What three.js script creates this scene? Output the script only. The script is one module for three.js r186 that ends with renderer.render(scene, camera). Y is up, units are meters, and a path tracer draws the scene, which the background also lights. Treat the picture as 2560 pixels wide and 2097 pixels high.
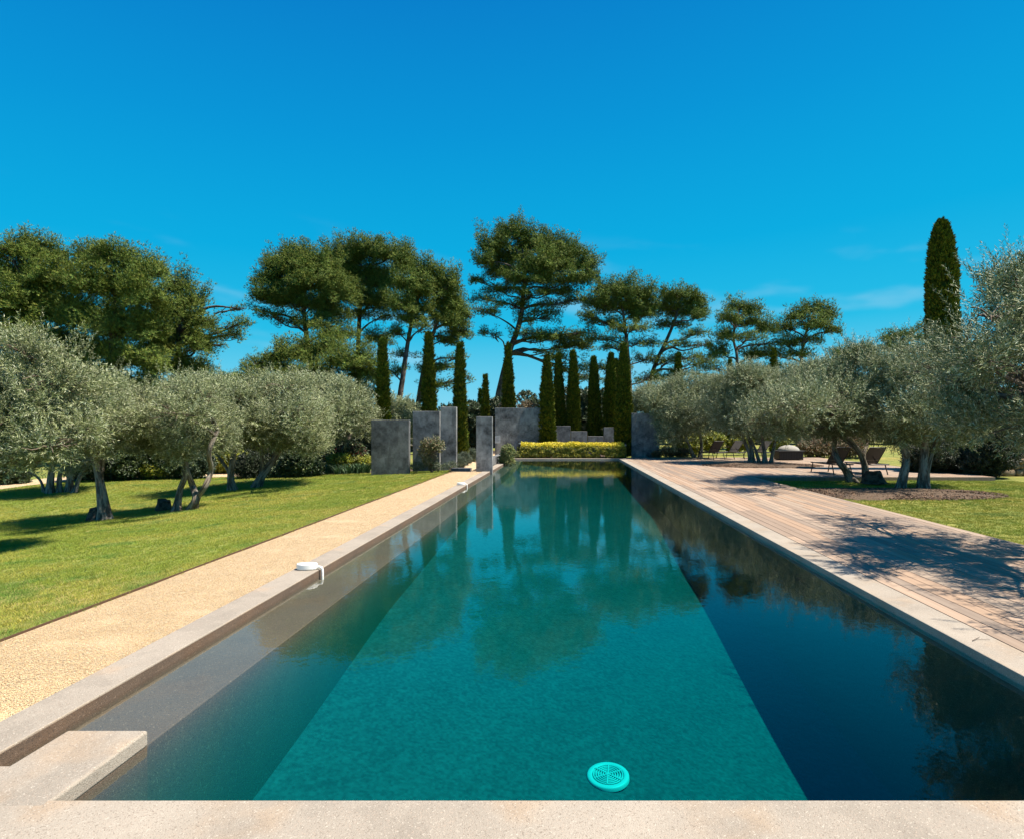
import * as THREE from 'three';
import { RoundedBoxGeometry } from 'three/addons/geometries/RoundedBoxGeometry.js';
import { mergeGeometries, toCreasedNormals } from 'three/addons/utils/BufferGeometryUtils.js';

// ---------------------------------------------------------------- camera, sky, sun, exposure
const scene = new THREE.Scene();
const camera = new THREE.PerspectiveCamera(2 * Math.atan(1048.5 / 1500) * 180 / Math.PI, 2560 / 2097, 0.05, 2000);
camera.position.set(0, 1.6, 0);
camera.lookAt(0, 1.6, -10);
camera.setViewOffset(2560, 2097, -130, -23.5, 2560, 2097);      // shifted lens: the pool's end stays square to the picture
scene.add(camera);

const renderer = new THREE.WebGLRenderer({ antialias: true });
renderer.toneMapping = THREE.LinearToneMapping;
renderer.toneMappingExposure = 2.2;
renderer.shadowMap.enabled = true;

const sunDirection = new THREE.Vector3(1, 1.85, 0.12).normalize();
const sun = new THREE.DirectionalLight(new THREE.Color(1, 0.91, 0.77), 5);
sun.position.copy(sunDirection).multiplyScalar(120).add(new THREE.Vector3(0, 0, -25));
sun.target.position.set(0, 0, -25);
sun.castShadow = true;
Object.assign(sun.shadow.camera, { left: -60, right: 60, top: 60, bottom: -60, near: 1, far: 300 });
sun.shadow.mapSize.set(4096, 4096);
sun.shadow.radius = 1;
scene.add(sun, sun.target);

// ---------------------------------------------------------------- noise and random helpers
function rng(seed) { let a = seed >>> 0; return () => { a = (a + 0x6D2B79F5) | 0; let t = Math.imul(a ^ (a >>> 15), 1 | a); t = (t + Math.imul(t ^ (t >>> 7), 61 | t)) ^ t; return ((t ^ (t >>> 14)) >>> 0) / 4294967296; }; }
function hash(i, j, s) { let h = Math.imul(i, 374761393) + Math.imul(j, 668265263) + Math.imul(s, 1442695041); h = Math.imul(h ^ (h >>> 13), 1274126177); return ((h ^ (h >>> 16)) >>> 0) / 4294967296; }
const fade = (t) => t * t * (3 - 2 * t), lerp = (a, b, t) => a + (b - a) * t, clamp = (x, a = 0, b = 1) => Math.min(b, Math.max(a, x));
const sstep = (a, b, x) => fade(clamp((x - a) / (b - a)));
function vnoise(x, y, p, s) {                                     // value noise, tiling every p cells (p = 0: no tiling)
  const xi = Math.floor(x), yi = Math.floor(y), u = fade(x - xi), v = fade(y - yi), w = (n) => p ? ((n % p) + p) % p : n;
  return lerp(lerp(hash(w(xi), w(yi), s), hash(w(xi + 1), w(yi), s), u), lerp(hash(w(xi), w(yi + 1), s), hash(w(xi + 1), w(yi + 1), s), u), v);
}
function fbm(u, v, p, oct, s) { let a = 0.5, sum = 0, n = 0; for (let i = 0; i < oct; i++) { sum += a * vnoise(u * p, v * p, p, s + i); n += a; a *= 0.5; p *= 2; } return sum / n; }
const fbm2 = (x, y, oct, s) => { let a = 0.5, sum = 0, n = 0; for (let i = 0; i < oct; i++) { sum += a * vnoise(x, y, 0, s + i); n += a; a *= 0.5; x = x * 2 + 17.3; y = y * 2 + 9.1; } return sum / n; };
function noise3(x, y, z, s) { return (vnoise(x + z * 0.73, y - z * 0.41, 0, s) + vnoise(y * 0.9 + x * 0.35, z + 5.7, 0, s + 7)) / 2; }
const V = (x, y, z) => new THREE.Vector3(x, y, z);

// ---------------------------------------------------------------- sky (air and a few thin streaks of cloud)
{
  const W = 2048, H = 1024, data = new Float32Array(W * H * 4);
  const E = 2.2, stops = [[0, 0.32, 0.74, 0.92], [4, 0.16, 0.64, 0.87], [9, 0.02, 0.515, 0.81], [16, 0.004, 0.415, 0.76], [26, 0.003, 0.305, 0.685], [36, 0.003, 0.215, 0.60], [55, 0.005, 0.14, 0.50], [90, 0.006, 0.11, 0.43]].map((q) => q.map((v, i) => i ? v / E : v));
  for (let r = 0; r < H; r++) {
    const el = ((r + 0.5) / H - 0.5) * 180, e = Math.max(0, el);
    for (let c = 0; c < W; c++) {
      const az = ((c + 0.5) / W - 0.5) * 2 * Math.PI, o = (r * W + c) * 4;
      const towardSun = 0.5 + 0.5 * Math.cos(az), q = e * (1.15 - 0.34 * towardSun);      // the air is brighter on the sun's side
      let k = 0; while (k < stops.length - 2 && q > stops[k + 1][0]) k++;
      const t = clamp((q - stops[k][0]) / (stops[k + 1][0] - stops[k][0]));
      let cloud = 0;
      if (e > 0.5 && e < 26) {
        const uu = (c / W) * 40 + e * 0.25, streak = fbm(uu / 40, (e * 0.55 + Math.sin(az * 3) * 0.6) / 40, 40, 5, 91);
        cloud = sstep(0.56, 0.85, streak) * sstep(0.5, 4, e) * (1 - sstep(11, 19, e)) * 0.22;
      }
      for (let ch = 0; ch < 3; ch++) {
        let v = lerp(stops[k][ch + 1], stops[k + 1][ch + 1], t);
        v = lerp(v, [0.62, 0.80, 0.92][ch] / E, cloud);
        data[o + ch] = v;
      }
      data[o + 3] = 1;
    }
  }
  const t = new THREE.DataTexture(data, W, H, THREE.RGBAFormat, THREE.FloatType);
  t.mapping = THREE.EquirectangularReflectionMapping; t.magFilter = THREE.LinearFilter; t.minFilter = THREE.LinearFilter; t.needsUpdate = true;
  scene.background = t; scene.environment = t;
}

// ---------------------------------------------------------------- textures
const toByte = (x) => Math.round(255 * Math.pow(clamp(x), 1 / 2.2));
function tex(size, fn, color = true) {                            // fn(u, v, i, j) -> [r, g, b] linear, or a height 0..1
  const d = new Uint8Array(size * size * 4);
  for (let j = 0; j < size; j++) for (let i = 0; i < size; i++) {
    const c = fn(i / size, j / size, i, j), o = (j * size + i) * 4;
    if (color) { d[o] = toByte(c[0]); d[o + 1] = toByte(c[1]); d[o + 2] = toByte(c[2]); } else d[o] = d[o + 1] = d[o + 2] = Math.round(255 * clamp(c));
    d[o + 3] = 255;
  }
  const t = new THREE.DataTexture(d, size, size, THREE.RGBAFormat);
  t.wrapS = t.wrapT = THREE.RepeatWrapping; t.magFilter = THREE.LinearFilter; t.minFilter = THREE.LinearMipmapLinearFilter; t.generateMipmaps = true;
  if (color) t.colorSpace = THREE.SRGBColorSpace;
  t.needsUpdate = true; return t;
}
function rep(t, sx, sy = sx) { const c = t.clone(); c.repeat.set(sx, sy); c.needsUpdate = true; return c; }
const mix3 = (a, b, t) => [lerp(a[0], b[0], t), lerp(a[1], b[1], t), lerp(a[2], b[2], t)];
const mul3 = (a, k) => [a[0] * k, a[1] * k, a[2] * k];

// exposed-aggregate concrete: fine grains of several colours in a pale paste (1 m per tile)
const aggregate = (paste, grains, seed) => tex(2048, (u, v, i, j) => {
  const g1 = vnoise(u * 512, v * 512, 512, seed), g2 = vnoise(u * 840, v * 840, 840, seed + 3), big = fbm(u, v, 5, 5, seed + 9), rust = sstep(0.55, 0.75, fbm(u, v, 4, 5, seed + 14)), wet = sstep(0.56, 0.70, fbm(u, v, 9, 5, seed + 17));
  let c = mul3([paste[0] * (1 + 0.10 * rust), paste[1] * (1 - 0.02 * rust), paste[2] * (1 - 0.14 * rust)], (0.80 + 0.40 * big) * (1 - 0.12 * wet));
  if (g1 > 0.60) c = mix3(c, grains[Math.floor(vnoise(u * 256, v * 256, 256, seed + 5) * 2.99) % grains.length], sstep(0.60, 0.78, g1) * 0.75);
  if (g2 > 0.66) c = mix3(c, grains[(i * 7 + j * 3 >> 3) % grains.length], sstep(0.66, 0.8, g2) * 0.55);
  if (hash(i >> 1, j >> 1, seed + 21) > 0.9985) c = mul3(c, 0.45);
  return mul3(c, 0.94 + 0.12 * hash(i, j, seed + 31));
});
const copingMap = aggregate([0.42, 0.365, 0.30], [[0.62, 0.55, 0.46], [0.25, 0.20, 0.155], [0.49, 0.39, 0.31]], 11);
const basinMap = aggregate([0.135, 0.088, 0.056], [[0.30, 0.21, 0.145], [0.045, 0.032, 0.024], [0.19, 0.125, 0.085]], 47);
const plasterGlitterMap = tex(1024, (u, v, i, j) => { const a = fbm(u, v, 6, 4, 191), b = vnoise(u * 44, v * 44, 44, 192), c = vnoise(u * 90, v * 90, 90, 193), g = hash(i >> 1, j >> 1, 194); return mul3([0.098, 0.097, 0.095], 0.38 + 0.25 * a + 0.30 * b * b + 0.62 * c + 0.34 * g); });   // grey pool plaster, with ripple caustic glitter painted in as mottling (2 m per tile)
const grainBump = tex(512, (u, v) => 0.6 * vnoise(u * 170, v * 170, 170, 5) + 0.4 * fbm(u, v, 20, 3, 6), false);
const slabMap = tex(1024, (u, v, i, j) => {                       // cast grey wall concrete with cloudy, blotchy weathering (3 m per tile)
  const a = fbm(u, v, 4, 6, 61), b = fbm(u, v, 14, 5, 71), s = fbm(u * 1, v * 0.25, 24, 4, 81), f = hash(i, j, 83);
  let k = 0.62 + 1.25 * (a - 0.5) + 0.75 * (b - 0.5) + 0.5 * (fbm(u, v, 50, 4, 75) - 0.5);
  k *= 1 - 0.30 * sstep(0.52, 0.66, fbm(u, v * 0.22, 18, 5, 77)) * sstep(0.4, 0.6, a);
  k *= 0.86 + 0.28 * s; k *= 0.96 + 0.08 * f;
  const c = mix3([0.20, 0.225, 0.25], [0.235, 0.235, 0.23], a);
  return mul3(c, Math.max(0.12, k) * 1.2);
});
const gravelMap = tex(1024, (u, v, i, j) => {                     // small buff limestone chippings (0.8 m per tile)
  const n = 110; let best = 9, second = 9, id = 0; const x = u * n, y = v * n, xi = Math.floor(x), yi = Math.floor(y);
  for (let b = -1; b <= 1; b++) for (let a = -1; a <= 1; a++) {
    const cx = ((xi + a) % n + n) % n, cy = ((yi + b) % n + n) % n, px = xi + a + hash(cx, cy, 3), py = yi + b + hash(cx, cy, 4), d = Math.hypot(px - x, py - y);
    if (d < best) { second = best; best = d; id = hash(cx, cy, 9); } else if (d < second) second = d;
  }
  const gap = sstep(0.02, 0.20, second - best), tone = id < 0.12 ? [0.36, 0.245, 0.145] : id < 0.75 ? mix3([0.54, 0.385, 0.22], [0.64, 0.47, 0.28], id) : [0.70, 0.58, 0.41];
  return mul3(mix3([0.36, 0.25, 0.14], tone, gap), 1.0 + 0.2 * fbm(u, v, 4, 3, 12));
});
const gravelBump = tex(1024, (u, v) => {
  const n = 110; let best = 9, second = 9; const x = u * n, y = v * n, xi = Math.floor(x), yi = Math.floor(y);
  for (let b = -1; b <= 1; b++) for (let a = -1; a <= 1; a++) {
    const cx = ((xi + a) % n + n) % n, cy = ((yi + b) % n + n) % n, d = Math.hypot(xi + a + hash(cx, cy, 3) - x, yi + b + hash(cx, cy, 4) - y);
    if (d < best) { second = best; best = d; } else if (d < second) second = d;
  }
  return Math.sqrt(clamp((second - best) * 1.6));
}, false);
const grassMap = tex(1024, (u, v, i, j) => {                      // mown grass seen from above (2 m per tile)
  const a = fbm(u, v, 6, 5, 101), f = vnoise(u * 340, v * 200, 0, 103), h = hash(i, j, 107);
  let c = mix3([0.22, 0.265, 0.030], [0.38, 0.37, 0.070], sstep(0.3, 0.7, a));
  c = mix3(c, [0.27, 0.25, 0.085], sstep(0.62, 0.85, f) * 0.6);
  return mul3(c, 0.72 + 0.35 * h + 0.3 * (f - 0.5));
});
const soilMap = tex(512, (u, v, i, j) => { const a = fbm(u, v, 8, 5, 121), g = hash(i >> 1, j >> 1, 122); return mul3(mix3([0.10, 0.06, 0.035], [0.25, 0.165, 0.10], a), 0.7 + 0.6 * g); });
const chipBump = tex(512, (u, v) => 0.5 * fbm(u, v, 24, 4, 131) + 0.5 * vnoise(u * 120, v * 120, 120, 132), false);
const woodMap = tex(1024, (u, v, i, j) => {                       // weathered decking timber, grain along v
  const g = fbm(u * 1, v * 0.06, 32, 5, 141), fine = vnoise(u * 300, v * 14, 0, 142), ring = 0.5 + 0.5 * Math.sin((u * 26 + fbm(u, v * 0.3, 4, 4, 143) * 7) * 6.283);
  const c = mix3([0.315, 0.225, 0.160], [0.50, 0.385, 0.29], clamp(0.25 + 0.8 * (g - 0.3) + 0.2 * ring));
  return mul3(c, 0.86 + 0.24 * fine + 0.05 * hash(i, j, 144));
});
const barkBump = tex(512, (u, v) => clamp(0.65 * fbm(u * 1, v * 0.35, 16, 4, 151) + 0.5 * Math.abs(fbm(u, v * 0.3, 10, 4, 152) - 0.5) * 2), false);
const barkMap = tex(512, (u, v, i, j) => { const a = fbm(u, v * 0.4, 14, 5, 153), l = fbm(u, v, 6, 4, 154); return mul3(mix3(mix3([0.10, 0.075, 0.055], [0.36, 0.30, 0.235], sstep(0.3, 0.7, a)), [0.40, 0.385, 0.33], sstep(0.55, 0.7, l) * 0.6), 0.9 + 0.2 * hash(i, j, 155)); });
const pineBarkMap = tex(512, (u, v, i, j) => { const a = fbm(u, v * 0.4, 14, 5, 163); return mul3(mix3([0.045, 0.032, 0.028], [0.20, 0.155, 0.13], sstep(0.3, 0.75, a)), 0.85 + 0.3 * hash(i, j, 165)); });
const waterBump = tex(1024, (u, v) => 0.42 * fbm(u, v, 9, 3, 171) + 0.38 * fbm(u, v, 30, 3, 172) + 0.20 * fbm(u, v, 90, 2, 173), false);
const stoneMap = tex(512, (u, v, i, j) => { const a = fbm(u, v, 6, 5, 181); return mul3(mix3([0.30, 0.20, 0.12], [0.52, 0.40, 0.27], a), 0.85 + 0.3 * hash(i, j, 182)); });

// ---------------------------------------------------------------- materials
const REFLECT = 0.67;                                             // how much light the surfaces give back beside the tones written in the maps below
const std = (o) => { const m = new THREE.MeshStandardMaterial({ roughness: 0.9, ...o }); m.color.multiplyScalar(REFLECT); return m; };
const M = {
  coping: std({ map: rep(copingMap, 0.5), bumpMap: rep(grainBump, 2), bumpScale: 0.0022, roughness: 0.93 }),
  basin: std({ map: rep(basinMap, 0.5), bumpMap: rep(grainBump, 2), bumpScale: 0.002, roughness: 0.95 }),
  basinFloor: std({ map: rep(plasterGlitterMap, 0.5), roughness: 0.95 }),
  gravel: std({ color: new THREE.Color(1.18, 1.18, 1.18), map: rep(gravelMap, 1 / 0.62), bumpMap: rep(gravelBump, 1 / 0.62), bumpScale: 0.004, roughness: 1 }),
  lawn: std({ map: rep(grassMap, 0.5), bumpMap: rep(chipBump, 1.3), bumpScale: 0.02, roughness: 1, vertexColors: true }),
  soil: std({ map: rep(soilMap, 1), bumpMap: rep(chipBump, 1.2), bumpScale: 0.03, roughness: 1 }),
  bark: std({ map: rep(barkMap, 2, 1.2), bumpMap: rep(barkBump, 2, 1.2), bumpScale: 0.02, roughness: 0.95 }),
  pineBark: std({ map: rep(pineBarkMap, 2, 0.7), bumpMap: rep(barkBump, 2, 0.7), bumpScale: 0.03, roughness: 0.95 }),
  twig: std({ color: new THREE.Color(0.16, 0.12, 0.085) }),
  edging: std({ color: new THREE.Color(0.12, 0.06, 0.03), roughness: 0.8 }),
  stone: std({ map: rep(stoneMap, 1.4), bumpMap: rep(chipBump, 2), bumpScale: 0.015 }),
  white: new THREE.MeshPhysicalMaterial({ color: new THREE.Color(0.80, 0.79, 0.74), roughness: 0.38, clearcoat: 0.2, clearcoatRoughness: 0.3 }),
  grille: std({ color: new THREE.Color(0.82, 0.82, 0.80), roughness: 0.5 }),
  grilleDark: std({ color: new THREE.Color(0.60, 0.60, 0.60), roughness: 0.6 }),
  blackMetal: std({ color: new THREE.Color(0.018, 0.018, 0.02), roughness: 0.45, metalness: 0.3 }),
  darkSling: std({ color: new THREE.Color(0.045, 0.043, 0.045), roughness: 0.75 }),
  greySling: std({ color: new THREE.Color(0.33, 0.36, 0.40), roughness: 0.8 }),
  lampGlass: std({ color: new THREE.Color(0.5, 0.5, 0.48), roughness: 0.3 }),
  paper: std({ color: new THREE.Color(0.62, 0.64, 0.66), roughness: 0.7 }),
  ink: std({ color: new THREE.Color(0.12, 0.13, 0.15), roughness: 0.7 }),
  stump: std({ map: rep(barkMap, 1.5), color: new THREE.Color(0.42, 0.36, 0.32), bumpMap: rep(barkBump, 2), bumpScale: 0.04 }),
  rail: std({ color: new THREE.Color(0.30, 0.24, 0.19) }),
  cover: std({ color: new THREE.Color(0.42, 0.40, 0.36), bumpMap: rep(grainBump, 3), bumpScale: 0.004 }),
};
const wood = [[1, 1, 1], [1.16, 1.10, 1.06], [0.84, 0.81, 0.80], [1.06, 0.95, 0.86], [0.76, 0.76, 0.78]].map((c) => std({ map: rep(woodMap, 1.4, 0.42), bumpMap: rep(grainBump, 1.5, 0.2), bumpScale: 0.0015, color: new THREE.Color(...c), roughness: 0.82 }));
const slab = [[1.36, 1.32, 1.28], [0.90, 0.89, 0.89], [1.30, 1.28, 1.27]].map((c) => std({ map: rep(slabMap, 1 / 3), bumpMap: rep(chipBump, 0.6), bumpScale: 0.004, color: new THREE.Color(...c), roughness: 0.8 }));
const foliage = (o = {}) => new THREE.MeshPhysicalMaterial({ vertexColors: true, color: new THREE.Color(REFLECT, REFLECT, REFLECT), roughness: 0.62, side: THREE.DoubleSide, ...o });
const olive = foliage({ color: new THREE.Color(0.75, 0.75, 0.75), roughness: 0.55, specularIntensity: 0.7 }), needle = foliage({ color: new THREE.Color(0.77, 0.77, 0.77), roughness: 0.7, specularIntensity: 0.5 }), scale = foliage({ roughness: 0.85, specularIntensity: 0.3 });
const leafy = foliage({ roughness: 0.55, transmission: 0.18, thickness: 0 }), blade = foliage({ roughness: 0.75, transmission: 0.22, thickness: 0, specularIntensity: 0.4 });

// ---------------------------------------------------------------- scene helpers
const taken = {};
function numbered(name) { const n = taken[name] = (taken[name] ?? -1) + 1; return n ? name + '_' + String(n).padStart(3, '0') : name; }
function lit(o) { o.castShadow = o.receiveShadow = true; return o; }
function part(name, geometry, material, parent) { const m = lit(new THREE.Mesh(geometry, material)); m.name = name; parent.add(m); return m; }
function thing(name, label, category, group, at = V(0, 0, 0), turn = 0) {
  const g = new THREE.Group(); g.name = numbered(name); g.position.copy(at); g.rotation.y = turn;
  g.userData = { label, category }; if (group) g.userData.group = group;
  scene.add(g); return g;
}
function structure(name, label, category) { const g = new THREE.Group(); g.name = name; g.userData = { kind: 'structure', label, category }; scene.add(g); return g; }
function single(name, geometry, material, kind, label, category) { const m = lit(new THREE.Mesh(geometry, material)); m.name = name; m.userData = { kind, label, category }; scene.add(m); return m; }
function metreUV(g, ox = 0, oy = 0) {                              // uv in metres, by the axis each face looks along
  if (g.index) g = g.toNonIndexed();
  const p = g.attributes.position, n = g.attributes.normal, uv = new Float32Array(p.count * 2);
  for (let i = 0; i < p.count; i += 3) {
    let ax = 0, ay = 0, az = 0;
    for (let k = 0; k < 3; k++) { ax += Math.abs(n.getX(i + k)); ay += Math.abs(n.getY(i + k)); az += Math.abs(n.getZ(i + k)); }
    for (let k = 0; k < 3; k++) {
      const x = p.getX(i + k), y = p.getY(i + k), z = p.getZ(i + k);
      const [a, b] = ay >= ax && ay >= az ? [x, z] : ax >= az ? [z, y] : [x, y];
      uv[(i + k) * 2] = a + ox; uv[(i + k) * 2 + 1] = b + oy;
    }
  }
  g.setAttribute('uv', new THREE.BufferAttribute(uv, 2)); return g;
}
const box = (x0, x1, y0, y1, z0, z1, r = 0.006, o = 0) => { const g = new RoundedBoxGeometry(x1 - x0, y1 - y0, z1 - z0, 2, r); g.translate((x0 + x1) / 2, (y0 + y1) / 2, (z0 + z1) / 2); return metreUV(g, o, o * 0.7); };
const plain = (x0, x1, y0, y1, z0, z1, o = 0, o2 = 0) => { const g = new THREE.BoxGeometry(x1 - x0, y1 - y0, z1 - z0); g.translate((x0 + x1) / 2, (y0 + y1) / 2, (z0 + z1) / 2); return metreUV(g, o, o2); };

// the ground: falls gently to the left, lies a step below the deck on the right. Z is the distance in front of the camera.
function height(x, Z) {
  const bump = (fbm2(x * 0.35 + 40, Z * 0.35, 3, 7) - 0.5) * 0.05;
  if (x < -4.27) { const d = -4.27 - x, k = lerp(0.075, 0.03, sstep(14, 24, Z)); return -0.012 - k * (d < 9 ? d : 9 + (d - 9) * 0.3) + bump * sstep(0.2, 1.5, d); }
  if (x > 3.25 && Z < 34.5) return -0.13 + bump * sstep(6.5, 8, x);
  return -0.05;
}
const PX = 2560 / 2119;                                           // picture measurements below are on a 2119-wide print of it
function at(dx, dy, Z) { return V((dx * PX - 1410) / 1500 * Z, 1.6 + (1072 - dy * PX) / 1500 * Z, -Z); }
function onGround(dx, dy, lift = 0) {                              // where the sight line through that point meets the ground
  const ux = (dx * PX - 1410) / 1500, uy = (dy * PX - 1072) / 1500; let Z = 1.6 / uy;
  for (let i = 0; i < 40; i++) Z = lerp(Z, (1.6 - height(ux * Z, Z) - lift) / uy, 0.6);
  return V(ux * Z, height(ux * Z, Z) + lift, -Z);
}
const foot = (x, Z) => V(x, height(x, Z), -Z);

const ground2 = (list) => list.map(([dx, dy]) => { const p = onGround(dx, dy); return [p.x, -p.z]; });
const bedFront = ground2([[158, 994], [260, 990.5], [400, 987], [560, 984], [650, 982], [770, 978.5], [850, 975], [935, 970]]);
const pathNear = ground2([[-120, 1025], [0, 1012], [70, 1003], [150, 995.5], [290, 989], [430, 988], [505, 984], [600, 976]]), pathFar = ground2([[-120, 1008], [0, 1000], [70, 992], [150, 985], [290, 977], [430, 970], [505, 967], [600, 963]]);
const along = (line, x) => { let i = 0; while (i < line.length - 2 && x > line[i + 1][0]) i++; return lerp(line[i][1], line[i + 1][1], (x - line[i][0]) / (line[i + 1][0] - line[i][0])); };

// a branch or trunk: a tapering, slightly knotted tube through the points
function tube(points, r0, r1, { radial = 8, steps = 0, knot = 0.12, seed = 1, flare = 0 } = {}) {
  const curve = new THREE.CatmullRomCurve3(points), n = steps || Math.max(4, points.length * 4), pos = [], nor = [], uv = [], idx = [];
  const frames = curve.computeFrenetFrames(n, false), length = curve.getLength();
  for (let i = 0; i <= n; i++) {
    const t = i / n, c = curve.getPointAt(t), base = lerp(r0, r1, Math.pow(t, 0.85)) * (1 + flare * Math.pow(1 - t, 8));
    for (let k = 0; k <= radial; k++) {
      const a = k / radial * Math.PI * 2, lump = flare ? 0.25 * Math.pow(1 - t, 8) * Math.sin(a * 3 + seed) : 0;
      const r = base * (1 + knot * 2 * (noise3(Math.cos(a) * 1.3 + seed * 3.1, t * length * 3.5, Math.sin(a) * 1.3 + seed, seed) - 0.5) + lump);
      const d = frames.normals[i].clone().multiplyScalar(Math.cos(a)).addScaledVector(frames.binormals[i], Math.sin(a));
      pos.push(c.x + d.x * r, c.y + d.y * r, c.z + d.z * r); nor.push(d.x, d.y, d.z); uv.push(k / radial, t * length);
    }
  }
  const w = radial + 1;
  for (let i = 0; i < n; i++) for (let k = 0; k < radial; k++) { const a = i * w + k, b = a + w; idx.push(a, a + 1, b, b, a + 1, b + 1); }
  const g = new THREE.BufferGeometry();
  g.setAttribute('position', new THREE.Float32BufferAttribute(pos, 3)); g.setAttribute('normal', new THREE.Float32BufferAttribute(nor, 3)); g.setAttribute('uv', new THREE.Float32BufferAttribute(uv, 2)); g.setIndex(idx);
  g.computeVertexNormals(); return g;
}

// ---------------------------------------------------------------- leaf clusters
function cluster(build) {                                          // build(add): add(points as triangles, colour)
  const pos = [], col = [];
  build((pts, c) => { for (const p of pts) { pos.push(p.x, p.y, p.z); col.push(c[0], c[1], c[2]); } });
  const g = new THREE.BufferGeometry();
  g.setAttribute('position', new THREE.Float32BufferAttribute(pos, 3)); g.setAttribute('color', new THREE.Float32BufferAttribute(col, 3)); g.computeVertexNormals(); return g;
}
function leafQuad(add, o, dir, side, len, wide, c, fold = 0.25) {  // a lens-shaped leaf of two triangles folded on its midrib
  const up = dir.clone().cross(side).normalize(), mid = o.clone().addScaledVector(dir, len * 0.5), tip = o.clone().addScaledVector(dir, len).addScaledVector(up, -len * 0.08);
  const l = mid.clone().addScaledVector(side, wide / 2).addScaledVector(up, wide * fold), r = mid.clone().addScaledVector(side, -wide / 2).addScaledVector(up, wide * fold);
  add([o, tip, l], c); add([o, r, tip], c);
}
function oliveSpray(seed, tones) {
  const R = rng(seed);
  return cluster((add) => {
    const L = 0.24, bend = V((R() - 0.5) * 0.5, 0, (R() - 0.5) * 0.5);
    const pt = (t) => V(bend.x * t * t * L, t * L, bend.z * t * t * L);
    for (let i = 0; i < 3; i++) { const a = pt(i / 3), b = pt((i + 1) / 3); add([a, b.clone().add(V(0.0022, 0, 0)), a.clone().add(V(0.003, 0, 0.002))], [0.20, 0.19, 0.13]); }
    for (let i = 0; i < 9; i++) for (const s of [-1, 1]) {
      const t = 0.08 + 0.92 * i / 8, a = i * 2.4 + (s > 0 ? 0 : Math.PI) + (R() - 0.5) * 0.9, lift = 0.45 + R() * 0.5;
      const dir = V(Math.cos(a), lift, Math.sin(a)).normalize(), side = V(-Math.sin(a), (R() - 0.5) * 1.2, Math.cos(a)).normalize();
      side.addScaledVector(dir, -side.dot(dir)).normalize();
      leafQuad(add, pt(t), dir, side, 0.048 + R() * 0.026, 0.0105 + R() * 0.004, tones[Math.floor(R() * tones.length)]);
    }
  });
}
const oliveTones = [[0.18, 0.22, 0.080], [0.265, 0.305, 0.13], [0.36, 0.40, 0.215], [0.10, 0.13, 0.045], [0.29, 0.325, 0.13], [0.42, 0.455, 0.27], [0.14, 0.185, 0.065], [0.56, 0.585, 0.39]];
const oliveSprays = [1, 2, 3].map((s) => oliveSpray(s * 17, oliveTones));
function pineTuft(seed) {
  const R = rng(seed), tones = [[0.110, 0.180, 0.026], [0.165, 0.24, 0.034], [0.235, 0.295, 0.045], [0.066, 0.12, 0.024], [0.28, 0.29, 0.06]];
  return cluster((add) => {
    for (let s = 0; s < 5; s++) {
      const a0 = s * 1.256 + R(), out = s ? 0.12 + R() * 0.12 : 0, c = V(Math.cos(a0) * out, R() * 0.12 + (s ? 0 : 0.10), Math.sin(a0) * out);
      for (let i = 0; i < 13; i++) {
        const a = R() * 6.283, e = 0.15 + R() * 1.25, d = V(Math.cos(a) * Math.cos(e) + Math.cos(a0) * out * 2, Math.sin(e), Math.sin(a) * Math.cos(e) + Math.sin(a0) * out * 2).normalize(), L = 0.11 + R() * 0.10;
        const side = V(-Math.sin(a), R() - 0.5, Math.cos(a)).normalize().multiplyScalar(0.0065 + R() * 0.004);
        const o = c.clone().addScaledVector(d, 0.01), tip = c.clone().addScaledVector(d, L);
        add([o.clone().add(side), tip, o.clone().sub(side)], tones[Math.floor(R() * tones.length)]);
      }
    }
  });
}
const pineTufts = [1, 2].map((s) => pineTuft(s * 31));
function cypressSpray(seed) {
  const R = rng(seed), tones = [[0.105, 0.145, 0.012], [0.155, 0.195, 0.018], [0.22, 0.24, 0.024], [0.066, 0.10, 0.012], [0.25, 0.23, 0.032]];
  return cluster((add) => {
    for (let i = 0; i < 26; i++) {
      const a = R() * 6.283, r = Math.sqrt(R()) * 0.05, o = V(Math.cos(a) * r, R() * 0.06, Math.sin(a) * r), d = V(Math.cos(a) * 0.45 + (R() - 0.5) * 0.4, 1, Math.sin(a) * 0.45 + (R() - 0.5) * 0.4).normalize();
      const s = V(-Math.sin(a), 0, Math.cos(a)).multiplyScalar(0.009 + R() * 0.008), L = 0.06 + R() * 0.07, mid = o.clone().addScaledVector(d, L * 0.55), tip = o.clone().addScaledVector(d, L), c = tones[Math.floor(R() * tones.length)];
      add([o, mid.clone().add(s), mid.clone().sub(s)], c); add([mid.clone().sub(s), mid.clone().add(s), tip], c);
    }
  });
}
const cypressSprays = [1, 2].map((s) => cypressSpray(s * 13));
function broadSpray(seed, tones, len = 0.055, wide = 0.026, n = 14) {
  const R = rng(seed);
  return cluster((add) => {
    for (let i = 0; i < n; i++) {
      const a = i * 2.4 + R(), t = i / n, e = 0.2 + R() * 0.9, dir = V(Math.cos(a) * Math.cos(e), Math.sin(e), Math.sin(a) * Math.cos(e)), side = V(-Math.sin(a), (R() - 0.5) * 0.8, Math.cos(a));
      side.addScaledVector(dir, -side.dot(dir)).normalize();
      leafQuad(add, V((R() - 0.5) * 0.05, t * 0.11, (R() - 0.5) * 0.05), dir, side, len * (0.7 + R() * 0.6), wide * (0.7 + R() * 0.6), tones[Math.floor(R() * tones.length)], 0.15);
    }
  });
}
const GREEN = [[0.035, 0.075, 0.014], [0.055, 0.11, 0.02], [0.085, 0.14, 0.03], [0.03, 0.06, 0.018], [0.14, 0.19, 0.05]];
const DARK = [[0.018, 0.036, 0.012], [0.028, 0.05, 0.014], [0.04, 0.07, 0.018]];
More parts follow.
